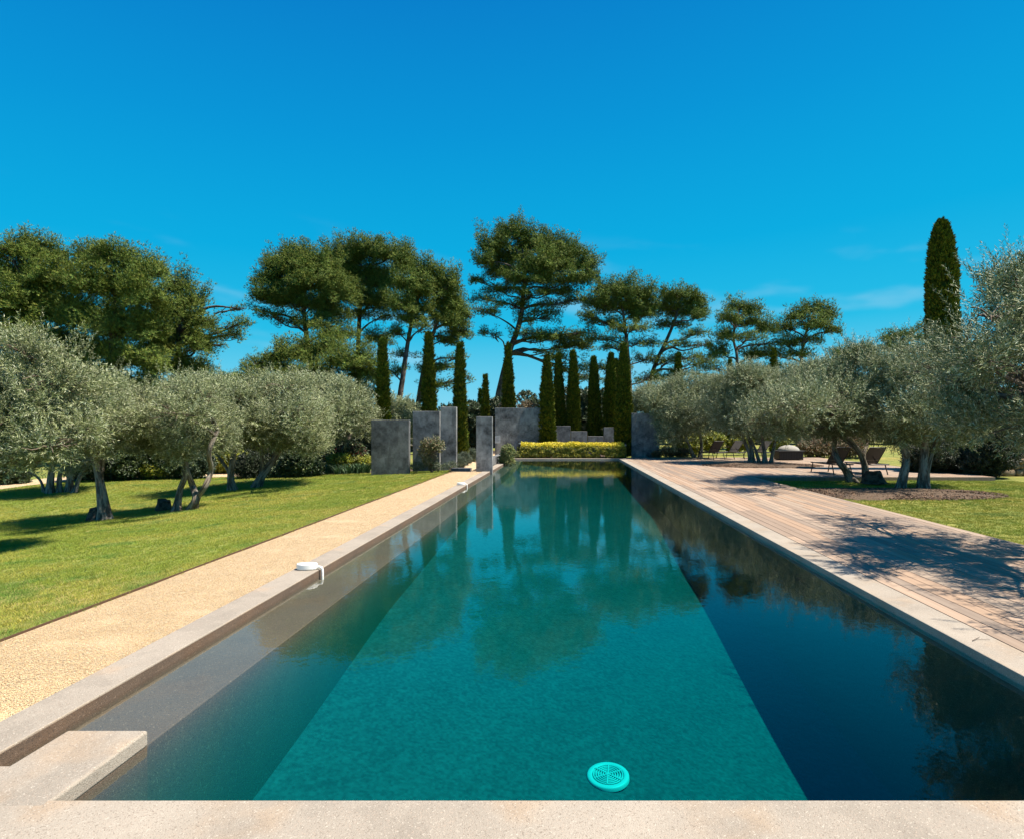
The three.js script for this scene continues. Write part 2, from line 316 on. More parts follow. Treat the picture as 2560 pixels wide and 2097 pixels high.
const YELLOW = [[0.42, 0.43, 0.02], [0.30, 0.34, 0.02], [0.50, 0.46, 0.03], [0.16, 0.22, 0.02]];
const sprays = {
  green: [broadSpray(5, GREEN), broadSpray(6, GREEN)],
  bluegreen: [broadSpray(7, [[0.03, 0.065, 0.03], [0.05, 0.095, 0.045], [0.075, 0.12, 0.06]])],
  dark: [broadSpray(8, DARK, 0.04, 0.02, 18)],
  yellow: [broadSpray(9, YELLOW, 0.045, 0.026, 16)],
  hedgeTop: [broadSpray(10, [[0.95, 0.78, 0.018], [0.82, 0.72, 0.025], [1.0, 0.84, 0.05], [0.56, 0.56, 0.03]], 0.05, 0.03, 16)],
  hedgeSide: [broadSpray(11, [[0.05, 0.095, 0.012], [0.09, 0.14, 0.015], [0.40, 0.38, 0.02], [0.58, 0.50, 0.04], [0.03, 0.06, 0.01], [0.12, 0.17, 0.02]], 0.05, 0.03, 16)],
  rose: [broadSpray(12, [[0.16, 0.19, 0.06], [0.24, 0.22, 0.09], [0.10, 0.14, 0.03], [0.33, 0.20, 0.12], [0.40, 0.36, 0.20]], 0.06, 0.035, 12)],
  variegated: [broadSpray(13, [[0.42, 0.44, 0.14], [0.55, 0.54, 0.22], [0.17, 0.24, 0.06], [0.33, 0.36, 0.10]], 0.055, 0.03, 14)],
  lavender: [broadSpray(14, [[0.10, 0.14, 0.08], [0.16, 0.20, 0.12], [0.07, 0.11, 0.06]], 0.07, 0.008, 26)],
  red: [broadSpray(15, [[0.06, 0.10, 0.02], [0.42, 0.03, 0.02], [0.04, 0.08, 0.02], [0.30, 0.02, 0.02]], 0.05, 0.03, 14)],
  rust: [broadSpray(16, [[0.30, 0.10, 0.04], [0.24, 0.16, 0.06], [0.34, 0.22, 0.10], [0.10, 0.12, 0.04]], 0.05, 0.02, 14)],
  daisy: [broadSpray(17, [[0.06, 0.11, 0.03], [0.09, 0.15, 0.04], [0.05, 0.09, 0.03], [0.55, 0.55, 0.45]], 0.04, 0.018, 16)],
  bluewood: [broadSpray(18, [[0.05, 0.085, 0.03], [0.08, 0.12, 0.04], [0.11, 0.15, 0.06]], 0.12, 0.06, 14)],
};

const UPY = V(0, 1, 0), TMP = new THREE.Matrix4(), Q = new THREE.Quaternion(), Q2 = new THREE.Quaternion();
function scatter(name, geometry, material, places, parent, seed, vary = 0.22, hue = 0.08, tint = null) {
  const m = lit(new THREE.InstancedMesh(geometry, material, places.length)), R = rng(seed), c = new THREE.Color();
  m.name = name; m.userData = { kind: 'stuff' };
  places.forEach((p, i) => {
    Q.setFromUnitVectors(UPY, p.d); Q2.setFromAxisAngle(UPY, R() * 6.283); Q.multiply(Q2);
    TMP.compose(p.p, Q, V(p.s, p.s, p.s)); m.setMatrixAt(i, TMP);
    const k = 1 - vary + 2 * vary * R(), h = (R() - 0.5) * 2 * hue; c.setRGB(k * (1 + h), k, k * (1 - h)); if (tint) { const q = tint(p.p); c.r *= q[0]; c.g *= q[1]; c.b *= q[2]; } m.setColorAt(i, c);
  });
  parent.add(m); return m;
}
// sprays through the outer part of lumpy ellipsoids; blobs: {c, r: Vector3, d: density}
function fill(blobs, perArea, size, seed, { shell = 0.5, up = 0.45, lump = 0.22, gap = 0.0, freq = 1.4, floor = -9 } = {}) {
  const R = rng(seed), out = [];
  for (const b of blobs) {
    const mean = (b.r.x * b.r.y + b.r.y * b.r.z + b.r.x * b.r.z) / 3, n = Math.round(4 * Math.PI * mean * perArea * (b.d ?? 1));
    for (let i = 0; i < n; i++) {
      const z = 1 - 2 * R(), a = R() * 6.283, q = Math.sqrt(1 - z * z), d = V(q * Math.cos(a), z, q * Math.sin(a));
      const f = (1 - shell * Math.pow(R(), 1.6)) * (1 + lump * 2 * (noise3(d.x * 2.2 + b.c.x, d.y * 2.2 + b.c.y, d.z * 2.2 + b.c.z, seed) - 0.5));
      const p = V(b.c.x + d.x * b.r.x * f, b.c.y + d.y * b.r.y * f, b.c.z + d.z * b.r.z * f);
      if (p.y < floor) continue;
      if (gap && noise3(p.x * freq, p.y * freq, p.z * freq, seed + 5) < gap) continue;
      const dir = d.clone().multiplyScalar(1).add(V((R() - 0.5) * 1.1, up + (R() - 0.5) * 0.9, (R() - 0.5) * 1.1)).normalize();
      out.push({ p, d: dir, s: size * (0.75 + 0.5 * R()) });
    }
  }
  return out;
}
const local = (list, o) => list.map((v) => v.clone().sub(o));

// ================================================================ THE SETTING
// ---- terrain
{
  const xs = [], zs = [];
  const push = (a, from, to, step) => { for (let x = from; x < to - 1e-6; x += step) a.push(x); };
  push(xs, -400, -60, 20); push(xs, -60, -20, 2); push(xs, -20, -4.3, 0.4); xs.push(-4.28, -4.268, -3.6, -3.05); push(xs, -2, 3, 1); xs.push(3.2, 3.26, 4.3, 5.3, 6.3); push(xs, 6.6, 20, 0.5); push(xs, 20, 60, 2); push(xs, 60, 401, 20);
  push(zs, -60, -4, 4); push(zs, -4, 1.2, 0.8); zs.push(1.3); push(zs, 1.8, 33, 0.5); zs.push(33.1, 33.8, 34.4, 34.6); push(zs, 35, 60, 1); push(zs, 60, 120, 6); push(zs, 120, 421, 30);
  const pos = [], uv = [], col = [], idx = [], w = xs.length;
  for (const Z of zs) for (const x of xs) {
    pos.push(x, height(x, Z) + (Z > 60 ? (Z - 60) * 0.004 : 0), -Z); uv.push(x, Z);
    const n = fbm2(x * 0.22 + 9, Z * 0.5, 4, 31), m = fbm2(x * 0.8, Z * 0.8 + 3, 4, 35), dry = sstep(0.5, 0.72, n), far = x > 3.3 ? 0.25 : 0;
    const k = 0.82 + 0.4 * m; col.push(k * lerp(0.92, 1.30, clamp(dry + far)), k * lerp(1.0, 1.10, clamp(dry + far)), k * lerp(0.9, 1.35, dry));
  }
  for (let j = 0; j + 1 < zs.length; j++) for (let i = 0; i + 1 < w; i++) {
    const x = (xs[i] + xs[i + 1]) / 2, Z = (zs[j] + zs[j + 1]) / 2;
    if (x > -3.05 && x < 3.2 && Z > 1.3 && Z < 33.1) continue;
    const a = j * w + i; idx.push(a, a + 1, a + w, a + 1, a + w + 1, a + w);
  }
  const g = new THREE.BufferGeometry(); g.setAttribute('position', new THREE.Float32BufferAttribute(pos, 3)); g.setAttribute('uv', new THREE.Float32BufferAttribute(uv, 2)); g.setAttribute('color', new THREE.Float32BufferAttribute(col, 3)); g.setIndex(idx); g.computeVertexNormals();
  single('ground', g, M.lawn, 'structure', 'mown lawn and garden ground around the pool', 'ground');
}
// a sheet draped over the ground between two edge lines of [x, Z]
function drape(left, right, lift, cuts = 10) {
  const A = new THREE.CatmullRomCurve3(left.map(([x, Z]) => V(x, 0, Z))), B = new THREE.CatmullRomCurve3(right.map(([x, Z]) => V(x, 0, Z))), n = 60, pos = [], uv = [], idx = [];
  for (let i = 0; i <= n; i++) for (let k = 0; k <= cuts; k++) { const p = A.getPoint(i / n).lerp(B.getPoint(i / n), k / cuts); pos.push(p.x, height(p.x, p.z) + lift, -p.z); uv.push(p.x, p.z); }
  for (let i = 0; i < n; i++) for (let k = 0; k < cuts; k++) { const a = i * (cuts + 1) + k, b = a + cuts + 1; idx.push(a, a + 1, b, a + 1, b + 1, b); }
  const g = new THREE.BufferGeometry(); g.setAttribute('position', new THREE.Float32BufferAttribute(pos, 3)); g.setAttribute('uv', new THREE.Float32BufferAttribute(uv, 2)); g.setIndex(idx); g.computeVertexNormals(); return g;
}
function mound(cx, Z, rx, rz, high, seed, base) {                  // an irregular low heap
  const n = 40, m = 12, pos = [], uv = [], idx = [];
  for (let i = 0; i <= m; i++) for (let k = 0; k < n; k++) {
    const a = k / n * 6.283, f = i / m * (1 + 0.28 * (vnoise(Math.cos(a) * 2 + 9 + seed, Math.sin(a) * 2 + 9, 0, seed) - 0.5) * 2), x = cx + Math.cos(a) * rx * f, z = Z + Math.sin(a) * rz * f;
    const t = i / m; pos.push(x, (base ?? height(x, z)) + 0.004 + high * (1 - t * t) * (0.6 + 0.8 * fbm2(x * 3, z * 3, 3, seed)) - (t === 1 ? 0.02 : 0), -z); uv.push(x, z);
  }
  for (let i = 0; i < m; i++) for (let k = 0; k < n; k++) { const a = i * n + k, b = i * n + (k + 1) % n; idx.push(a, b, a + n, b, b + n, a + n); }
  const g = new THREE.BufferGeometry(); g.setAttribute('position', new THREE.Float32BufferAttribute(pos, 3)); g.setAttribute('uv', new THREE.Float32BufferAttribute(uv, 2)); g.setIndex(idx); g.computeVertexNormals(); return g;
}
{
  // gravel walk beside the pool
  const g = new THREE.PlaneGeometry(1.19, 22.4, 4, 60); g.rotateX(-Math.PI / 2); g.translate(-3.675, -0.014, -12.2);
  const p = g.attributes.position; for (let i = 0; i < p.count; i++) p.setY(i, p.getY(i) + (fbm2(p.getX(i) * 2, p.getZ(i) * 2, 3, 3) - 0.5) * 0.016);
  g.computeVertexNormals(); single('gravel_walk', metreUV(g), M.gravel, 'structure', 'buff gravel walk between the lawn and the pool coping', 'path');
  const steel = thing('lawn_edging', 'thin rusty steel strip edging the lawn along the gravel walk', 'edging');
  part('strip', plain(-4.276, -4.268, -0.06, 0.008, -23.2, -1), M.edging, steel);
  single('garden_path', drape(pathNear, pathFar, 0.012), M.gravel, 'structure', 'buff gravel path curving behind the olive trees', 'path');
  single('gate_path', drape([[-4.35, 23.3], [-4.35, 26], [-4.4, 30], [-4.5, 38]], [[-3.3, 23.3], [-3.3, 26], [-3.2, 30], [-3.2, 38]], 0.055), M.gravel, 'structure', 'gravel path beyond the step between the grey slabs', 'path');
  single('flower_bed', drape(bedFront, bedFront.map(([x, Z]) => [x * 1.02, Z + 1.7]), 0.008), M.soil, 'structure', 'brown soil of the flower bed behind the lawn', 'flower bed');
  single('rear_bed', plain(-8, 3.6, -0.06, -0.012, -44, -33.02), M.soil, 'structure', 'brown soil behind the far end of the pool', 'flower bed');
}

// ---- pool
const WATER = -0.07;
const curve = (t, k) => { let i = 0; while (i < t.length - 2 && k > t[i + 1][0]) i++; return lerp(t[i][1], t[i + 1][1], fade(clamp((k - t[i][0]) / (t[i + 1][0] - t[i][0]))) * 0.35 + clamp((k - t[i][0]) / (t[i + 1][0] - t[i][0])) * 0.65); };
const depthAt = (x, Z) => { const l = curve([[2.5, 1.28], [4.4, 1.02], [8, 0.66], [12.8, 0.42], [20, 0.32], [33, 0.27]], Z), r = curve([[2.5, 1.70], [5.27, 1.53], [10.5, 1.175], [17.1, 0.79], [33, 0.60]], Z); return lerp(l, r, (x + 2.24) / 4.29); };
const XL = -2.80, XR = 2.98, ZN = 2.59, ZF = 32.7, BENCH = -2.27;
{
  const pool = structure('pool_basin', 'long narrow swimming pool basin of brown aggregate concrete', 'pool');
  const sheet = (fn, n, m) => {                                    // fn(s, t) -> Vector3
    const pos = [], uv = [], idx = [];
    for (let i = 0; i <= n; i++) for (let k = 0; k <= m; k++) { const p = fn(i / n, k / m); pos.push(p.x, p.y, p.z); uv.push(p.x + p.y * 0.7, p.z + p.y * 0.3); }
    for (let i = 0; i < n; i++) for (let k = 0; k < m; k++) { const a = i * (m + 1) + k, b = a + m + 1; idx.push(a, b, a + 1, a + 1, b, b + 1); }
    const g = new THREE.BufferGeometry(); g.setAttribute('position', new THREE.Float32BufferAttribute(pos, 3)); g.setAttribute('uv', new THREE.Float32BufferAttribute(uv, 2)); g.setIndex(idx); g.computeVertexNormals(); return g;
  };
  const zAt = (s) => lerp(ZN - 0.02, ZF + 0.02, s);
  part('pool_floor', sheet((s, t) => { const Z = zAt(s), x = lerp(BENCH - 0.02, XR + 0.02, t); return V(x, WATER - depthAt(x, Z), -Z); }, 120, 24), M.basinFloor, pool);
  part('bench_face', sheet((s, t) => { const Z = zAt(s); return V(BENCH + 0.008, lerp(WATER - 0.050, WATER - depthAt(BENCH, Z) - 0.02, t), -Z); }, 60, 4), M.basin, pool);
  part('bench', box(XL - 0.2, BENCH + 0.004, WATER - 0.20, WATER - 0.045, -ZF - 0.1, -ZN + 0.1, 0.012), M.basin, pool);
  part('pool_wall', plain(XL - 0.25, XL + 0.004, WATER - 0.1, -0.012, -ZF - 0.2, -ZN + 0.2), M.basin, pool);
  part('pool_wall', plain(XR - 0.003, XR + 0.3, -2.2, -0.10, -ZF - 0.2, -ZN + 0.2), M.basin, pool);
  part('pool_wall', plain(BENCH - 0.5, XR + 0.1, -2.2, -0.10, -ZF - 0.25, -ZF + 0.003), M.basin, pool);
  part('pool_wall', plain(BENCH - 0.5, XR + 0.1, -2.2, -0.10, -ZN - 0.003, -ZN + 0.25), M.basin, pool);

  const rim = structure('pool_coping', 'pale grey concrete coping round the pool', 'coping');
  part('coping_slab', box(-3.09, XL, -0.13, 0, -ZF + 0.002, -ZN - 0.001, 0.007), M.coping, rim);
  part('coping_slab', box(XR, 3.30, -0.135, 0, -ZF + 0.002, -ZN - 0.001, 0.007, 3.3), M.coping, rim);
  part('coping_slab', box(-3.09, 3.30, -0.135, 0, -ZF - 0.32, -ZF, 0.007, 5.1), M.coping, rim);
  part('coping_slab', box(-3.09, 3.30, -0.14, 0, -ZN, -0.9, 0.009, 1.7), M.coping, rim);
  part('coping_block', box(-2.64, -2.21, -0.085, 0.0015, -3.19, -ZN + 0.05, 0.016, 7.2), M.coping, rim);
  part('block_base', plain(-2.636, -2.214, -0.9, -0.082, -3.186, -ZN + 0.04), M.basin, rim);
  part('coping_ledge', box(-2.785, -2.665, -0.3, -0.042, -2.93, -ZN + 0.02, 0.012, 2.9), M.coping, rim);

  const water = structure('water', 'clear teal pool water with a faint ripple', 'water');
  const surface = new THREE.PlaneGeometry(XR - XL + 0.02, ZF - ZN + 0.02); surface.rotateX(-Math.PI / 2); surface.translate((XL + XR) / 2, WATER, -(ZN + ZF) / 2);
  part('water_surface', metreUV(surface), new THREE.MeshPhysicalMaterial({ color: 0xffffff, transmission: 1, thickness: 0, ior: 1.333, roughness: 0.0, bumpMap: rep(waterBump, 1 / 2.6), bumpScale: 0.0011 }), water);
  const body = new THREE.BoxGeometry(XR - XL + 0.1, 2.0, ZF - ZN + 0.1); body.translate((XL + XR) / 2, WATER - 0.006 - 1.0, -(ZN + ZF) / 2);
  part('water_body', body, new THREE.MeshPhysicalMaterial({ color: 0xffffff, transmission: 1, thickness: 1, ior: 1.0, roughness: 0, transparent: true, opacity: 0.0, attenuationColor: new THREE.Color(0.24, 0.865, 0.862), attenuationDistance: 1.0 }), water);
}
// ---- timber decks
function deck(name, label, x0, x1, z0, z1, cutLength, seed) {
  const d = structure(name, label, 'deck'), R = rng(seed), pitch = 0.1445, n = Math.round((x1 - x0) / pitch), w = (x1 - x0) / n;
  for (let i = 0; i < n; i++) {
    let z = z0, first = true;
    while (z < z1 - 0.05) {
      let e = Math.min(z1, z + cutLength * (first ? 0.35 + R() * 0.65 : 1)); if (z1 - e < 0.8) e = z1;
      const y = (R() - 0.5) * 0.003, a = x0 + i * w + 0.0045, b = x0 + (i + 1) * w - 0.0045;
      part('plank', plain(a, b, -0.03, y, -e + 0.002, -z - 0.002, R() * 9, R() * 9), wood[Math.floor(R() * wood.length)], d);
      z = e; first = false;
    }
  }
  return d;
}
const deckA = deck('timber_deck', 'pinkish weathered timber deck along the right side of the pool', 3.306, 6.35, 1.2, 33.9, 4.2, 71);
part('fascia', plain(6.352, 6.376, -0.14, -0.004, -20.02, -1.2), wood[2], deckA);
const deckB = deck('lounging_deck', 'timber deck with loungers behind the lawn on the right', 6.355, 14.4, 20.04, 33.9, 5.0, 73);
part('fascia', plain(6.38, 14.4, -0.14, -0.004, -20.036, -20.012), wood[4], deckB);

// ---- mulch under the trees on the right
single('mulch_bed', mound(8.6, 16.0, 2.9, 1.5, 0.10, 5), M.soil, 'structure', 'brown bark mulch under the leaning olive trees on the lawn', 'mulch');
single('deck_planting_circle', mound(8.7, 26.4, 2.5, 1.7, 0.10, 8, 0.004), M.soil, 'structure', 'brown bark mulch circle set in the deck under an olive', 'mulch');
// ================================================================ OBJECTS
// ---- grey concrete slabs
function slabWall(label, x0, x1, top, bottom, Z, mat, thick = 0.22) {
  const a = at(x0, top, Z), b = at(x1, bottom, Z), lo = Math.min(height(a.x, Z), b.y) - 0.1, w = b.x - a.x, h = a.y - lo;
  const t = thing('concrete_slab', label, 'slab', 'upright grey concrete slabs', V((a.x + b.x) / 2, lo, -Z));
  const g = new RoundedBoxGeometry(w, h, thick, 2, 0.014); g.translate(0, h / 2, -thick / 2);
  part('panel', metreUV(g, a.x * 1.7 + Z, Z * 0.37), mat, t); return t;
}
slabWall('wide blotchy dark slab, leftmost of the grey slabs, beside the irises', 767.5, 846, 869, 977, 22.3, slab[1]);
slabWall('broad grey slab behind the rose bush', 853.5, 909.5, 851, 972, 23.6, slab[0]);
slabWall('tall narrow slab just right of the rose bush slab', 911.5, 944, 842, 970, 23.3, slab[2]);
slabWall('narrow slab standing at the end of the gravel walk, right of the step', 985, 1018.5, 862, 975, 22.7, slab[2]);
const signSlab = slabWall('widest grey slab with a small white notice, behind the pool end', 1024, 1128, 844, 948, 35.0, slab[0]);
slabWall('low slab right of the front cypress behind the yellow hedge', 1140, 1180.5, 881, 940, 37.0, slab[0]);
slabWall('knee-high slab stepping down behind the yellow hedge', 1182, 1215, 892, 940, 37.2, slab[0]);
slabWall('lowest of the slabs behind the yellow hedge', 1216.5, 1248.5, 902, 940, 37.4, slab[0]);
slabWall('low slab left of the tall cypress at the hedge end', 1249.5, 1284, 884, 940, 37.0, slab[2]);
slabWall('grey slab with streaky tree shadows at the far end of the deck', 1307, 1365, 855, 945, 34.4, slab[0]);
{ // notice on the wide slab
  const c = at(1030, 909, 34.98), t = thing('notice_board', 'small white notice fixed to the widest grey slab', 'notice', null, c);
  part('sheet', plain(-0.15, 0.15, -0.21, 0.21, 0.004, 0.012), M.paper, t);
  for (let i = 0; i < 5; i++) part('text_line', plain(-0.10, 0.10 - (i % 3) * 0.03, 0.12 - i * 0.055, 0.133 - i * 0.055, 0.0125, 0.0135), M.ink, t);
}
{ // step between the slabs, low wall along the pool
  const s = thing('garden_step', 'low concrete step at the end of the gravel walk', 'step', null, V(-3.95, 0, -23.0));
  part('tread', box(-0.38, 0.36, -0.06, 0.1, -0.35, 0.02, 0.01), slab[1], s);
  const w = thing('low_wall', 'low grey kerb wall behind the left pool edge near the narrow slab', 'wall', null, V(-3.25, 0, -28.2));
  part('kerb', box(-0.13, 0.13, -0.08, 0.33, -4.6, 4.9, 0.012), slab[1], w);
}
// ---- pool alarm units on the coping
function alarm(x, z, label, turn) {
  const t = thing('pool_alarm', label, 'pool alarm', 'white alarm units on the coping', V(x, 0.001, z), turn); t.scale.setScalar(0.86);
  const s = new THREE.Shape(); s.absellipse(0, 0, 0.125, 0.075, 0, Math.PI * 2);
  const g = new THREE.ExtrudeGeometry(s, { depth: 0.045, bevelEnabled: true, bevelThickness: 0.016, bevelSize: 0.012, bevelSegments: 4, curveSegments: 36 }); g.rotateX(-Math.PI / 2); g.translate(0, 0.018, 0);
  part('housing', g, M.white, t);
  const f = new THREE.CylinderGeometry(0.024, 0.024, 0.02, 16); f.rotateZ(Math.PI / 2); f.translate(0.13, 0.03, 0); part('collar', f, M.white, t.children[0]);
  part('sensor_tube', tube([V(0.12, 0.03, 0), V(0.165, 0.03, 0), V(0.193, 0.018, 0), V(0.203, -0.02, 0), V(0.204, -0.10, 0), V(0.204, -0.22, 0)], 0.016, 0.016, { radial: 12, steps: 30, knot: 0 }), M.white, t);
}
alarm(-2.935, -6.85, 'white pool alarm unit on the coping nearer the camera', 0);
alarm(-2.955, -17.2, 'white pool alarm unit on the coping near the far slabs', 0);
// ---- drain cover on the pool floor
{
  const x = 0.375, Z = 5.12, e = 0.05, n = V(0, 1, -(depthAt(x, Z + e) - depthAt(x, Z - e)) / (2 * e)).normalize();
  const t = thing('drain_cover', 'round white ribbed drain cover on the pool floor', 'drain cover', null, V(x, WATER - depthAt(x, Z) + 0.022, -Z)); t.quaternion.setFromUnitVectors(UPY, n);
  const rim = new THREE.LatheGeometry([[0.132, 0.0], [0.135, 0.012], [0.145, 0.017], [0.168, 0.015], [0.182, 0.006], [0.184, -0.02]].map(([a, b]) => new THREE.Vector2(a, b)), 48); part('rim', rim, M.grille, t);
  const plate = new THREE.CircleGeometry(0.134, 48); plate.rotateX(-Math.PI / 2); plate.translate(0, 0.006, 0); part('plate', plate, M.grilleDark, t);
  for (let i = 0; i < 6; i++) { const r = 0.02 + i * 0.021; const g = new THREE.TorusGeometry(r, 0.0062, 6, 40); g.rotateX(Math.PI / 2); g.translate(0, 0.014, 0); part('ring', g, M.grille, t.children[1]); }
  for (let i = 0; i < 3; i++) { const g = new THREE.BoxGeometry(0.265, 0.012, 0.009); g.rotateY(i * Math.PI / 3 + 0.4); g.translate(0, 0.016 + i * 0.0005, 0); part('spoke', g, M.grille, t.children[1]); }
}
// ---- bollard lights by the far end
for (const [dx, top, Z, label] of [[1075, 912, 33.3, 'black bollard light at the left end of the yellow hedge'], [1294, 916, 33.5, 'black bollard light at the right end of the yellow hedge']]) {
  const p = at(dx, top, Z), t = thing('bollard_light', label, 'bollard light', 'bollard lights at the pool end', V(p.x, 0, p.z));
  const post = new THREE.CylinderGeometry(0.07, 0.07, p.y - 0.16, 20); post.translate(0, (p.y - 0.16) / 2, 0); part('post', post, M.blackMetal, t);
  const glass = new THREE.CylinderGeometry(0.06, 0.06, 0.09, 20); glass.translate(0, p.y - 0.115, 0); part('lamp_glass', glass, M.lampGlass, t);
  const cap = new THREE.LatheGeometry([[0, 0.07], [0.055, 0.066], [0.073, 0.055], [0.075, 0], [0, 0]].map(([a, b]) => new THREE.Vector2(a, b)), 24); cap.translate(0, p.y - 0.07, 0); part('cap', cap, M.blackMetal, t);
  const base = new THREE.CylinderGeometry(0.09, 0.09, 0.02, 20); base.translate(0, 0.012, 0); part('base_plate', base, M.blackMetal, t);
}
// ---- loungers
function lounger(label, x, z, turn, sling, y = 0.004, group = 'sun loungers on the far deck') {
  const t = thing('sun_lounger', label, 'sun lounger', group, V(x, y, z), turn), bar = (a, b, r) => tube([a, a.clone().lerp(b, 0.5), b], r, r, { radial: 8, steps: 4, knot: 0 });
  const W = 0.33;                                                  // foot end towards -z, head end towards +z
  for (const s of [-1, 1]) {
    part('side_rail', bar(V(s * W, 0.36, -1.0), V(s * W, 0.36, 0.62), 0.021), M.blackMetal, t);
    part('leg', bar(V(s * W, 0.36, -0.86), V(s * (W + 0.01), 0.0, -0.98), 0.02), M.blackMetal, t);
    part('leg', bar(V(s * W, 0.36, 0.40), V(s * (W + 0.01), 0.0, 0.54), 0.02), M.blackMetal, t);
    part('back_rail', bar(V(s * (W - 0.03), 0.375, 0.0), V(s * (W - 0.03), 0.96, 0.52), 0.018), M.blackMetal, t);
  }
  part('cross_rail', bar(V(-W, 0.36, -1.0), V(W, 0.36, -1.0), 0.02), M.blackMetal, t);
  part('cross_rail', bar(V(-W, 0.36, 0.62), V(W, 0.36, 0.62), 0.02), M.blackMetal, t);
  part('cross_rail', bar(V(-W + 0.03, 0.955, 0.515), V(W - 0.03, 0.955, 0.515), 0.018), M.blackMetal, t);
  part('cross_rail', bar(V(-W + 0.03, 0.50, 0.14), V(W - 0.03, 0.50, 0.14), 0.011), sling === M.darkSling ? M.rail : M.blackMetal, t);
  part('back_prop', bar(V(0, 0.60, 0.22), V(0, 0.36, 0.5), 0.012), M.blackMetal, t);
  const seat = new THREE.PlaneGeometry(2 * W, 1.0, 6, 10); seat.rotateX(-Math.PI / 2); const p = seat.attributes.position;
  for (let i = 0; i < p.count; i++) p.setY(i, 0.375 - 0.03 * (1 - (p.getX(i) / W) ** 2) + 0.012 * Math.sin(p.getZ(i) * 4)); seat.translate(0, 0, -0.5); seat.computeVertexNormals();
  const thick = (g, dy) => { const b = g.clone(); b.translate(0, -dy, 0); return mergeGeometries([g, b]); };
  part('seat_sling', thick(seat, 0.004), sling, t);
  const back = new THREE.PlaneGeometry(2 * W - 0.06, 0.78, 6, 8); back.rotateX(-Math.PI / 2); const q = back.attributes.position;
  for (let i = 0; i < q.count; i++) { const v = (q.getZ(i) + 0.39) / 0.78; q.setXYZ(i, q.getX(i), 0.378 + v * 0.577 - 0.02 * (1 - (q.getX(i) / W) ** 2), v * 0.52); } back.computeVertexNormals();
  part('back_sling', thick(back, 0.004), sling, t); return t;
}
lounger('black lounger seen between the two leaning olive trunks', 9.72, -21.55, 0.12, M.darkSling);
lounger('black lounger left of the thick olive trunk, beside its twin', 10.95, -21.5, 0.10, M.darkSling);
lounger('dark shaded lounger with raised back, leftmost on the far deck', 8.0, -32.1, 0.35, M.darkSling);
lounger('pale grey lounger with dappled raised back, left of the deck olive', 9.1, -32.3, 0.42, M.greySling);
lounger('pale grey lounger behind the trunks of the deck olive', 10.6, -32.3, 0.42, M.greySling);
// ---- covered box
{
  const c = at(1632, 949, 31.2), t = thing('covered_fire_box', 'dark slatted box with a pale domed cover on the far deck', 'box', null, V(c.x, 0.004, -31.2));
  part('carcass', box(-0.62, 0.62, 0.02, 0.44, -0.4, 0.4, 0.01), M.blackMetal, t);
  for (let i = 0; i < 14; i++) part('slat', plain(-0.56 + i * 0.083, -0.515 + i * 0.083, 0.06, 0.42, 0.402, 0.416), M.darkSling, t);
  part('rim', box(-0.68, 0.68, 0.44, 0.49, -0.46, 0.46, 0.012), M.darkSling, t);
  const dome = new THREE.SphereGeometry(0.56, 32, 12, 0, Math.PI * 2, 0, Math.PI / 2); dome.scale(1, 0.5, 0.75); dome.translate(0, 0.49, 0); part('cover', dome, M.cover, t);
}
// ---- rubble wall at the far right
{
  const t = thing('stone_wall', 'rough honey stone wall at the right edge behind the lawn', 'wall', null, V(17.6, height(17.6, 22), -22)), R = rng(301);
  part('mortar', plain(-1.75, 2.2, -0.1, 1.72, -0.5, -0.1), M.soil, t);
  const forms = [0, 1, 2, 3].map((k) => { const g = new THREE.IcosahedronGeometry(0.5, 1), p = g.attributes.position, o = k * 7.7; for (let i = 0; i < p.count; i++) { const v = V(p.getX(i), p.getY(i), p.getZ(i)), f = 0.85 + 0.5 * noise3(v.x * 2 + o, v.y * 2, v.z * 2, 9); const sq = (a) => Math.sign(a) * Math.pow(Math.abs(a * 2), 0.6) * 0.5; p.setXYZ(i, sq(v.x) * f, sq(v.y) * f, sq(v.z) * f); } g.computeVertexNormals(); return metreUV(toCreasedNormals(g, 0.7), o, o); });
  for (let y = 0; y < 1.7;) { const h = 0.20 + R() * 0.10; for (let x = -1.8; x < 2.1;) { const w = 0.22 + R() * 0.3, s = part('stone', forms[Math.floor(R() * 4)], M.stone, t); s.position.set(x + w / 2, y + h / 2, -0.12 + (R() - 0.5) * 0.06); s.scale.set(w * 0.98, h * 0.98, 0.32); s.rotation.z = (R() - 0.5) * 0.15; x += w; } y += h; }
}
// ---- stumps
function stump(label, p, r, h, seed) {
  const t = thing('tree_stump', label, 'stump', 'old olive stumps', p), g = new THREE.CylinderGeometry(r * 0.72, r * 1.15, h, 18, 6), q = g.attributes.position;
  for (let i = 0; i < q.count; i++) { const x = q.getX(i), y = q.getY(i), z = q.getZ(i), a = Math.atan2(z, x), f = 0.72 + 0.6 * noise3(Math.cos(a) * 2 + seed, y * 4, Math.sin(a) * 2, seed) + 0.12 * Math.sin(a * 5 + seed); q.setXYZ(i, x * f, y + (y > h * 0.4 ? 0.5 * h * (noise3(x * 9 + seed, 2, z * 9, seed) - 0.5) : 0), z * f); }
  g.translate(0, h / 2 - 0.03, 0); g.computeVertexNormals(); part('wood', g, M.stump, t);
}
stump('dark old stump against the single upright olive trunk', onGround(198, 1076), 0.16, 0.30, 3);
stump('dark old stump left of the forked olive', onGround(337, 1056), 0.17, 0.28, 5);
stump('pale gnarled stump among the leaning olives on the right', onGround(1808, 1003).setY(-0.05), 0.30, 0.36, 8);

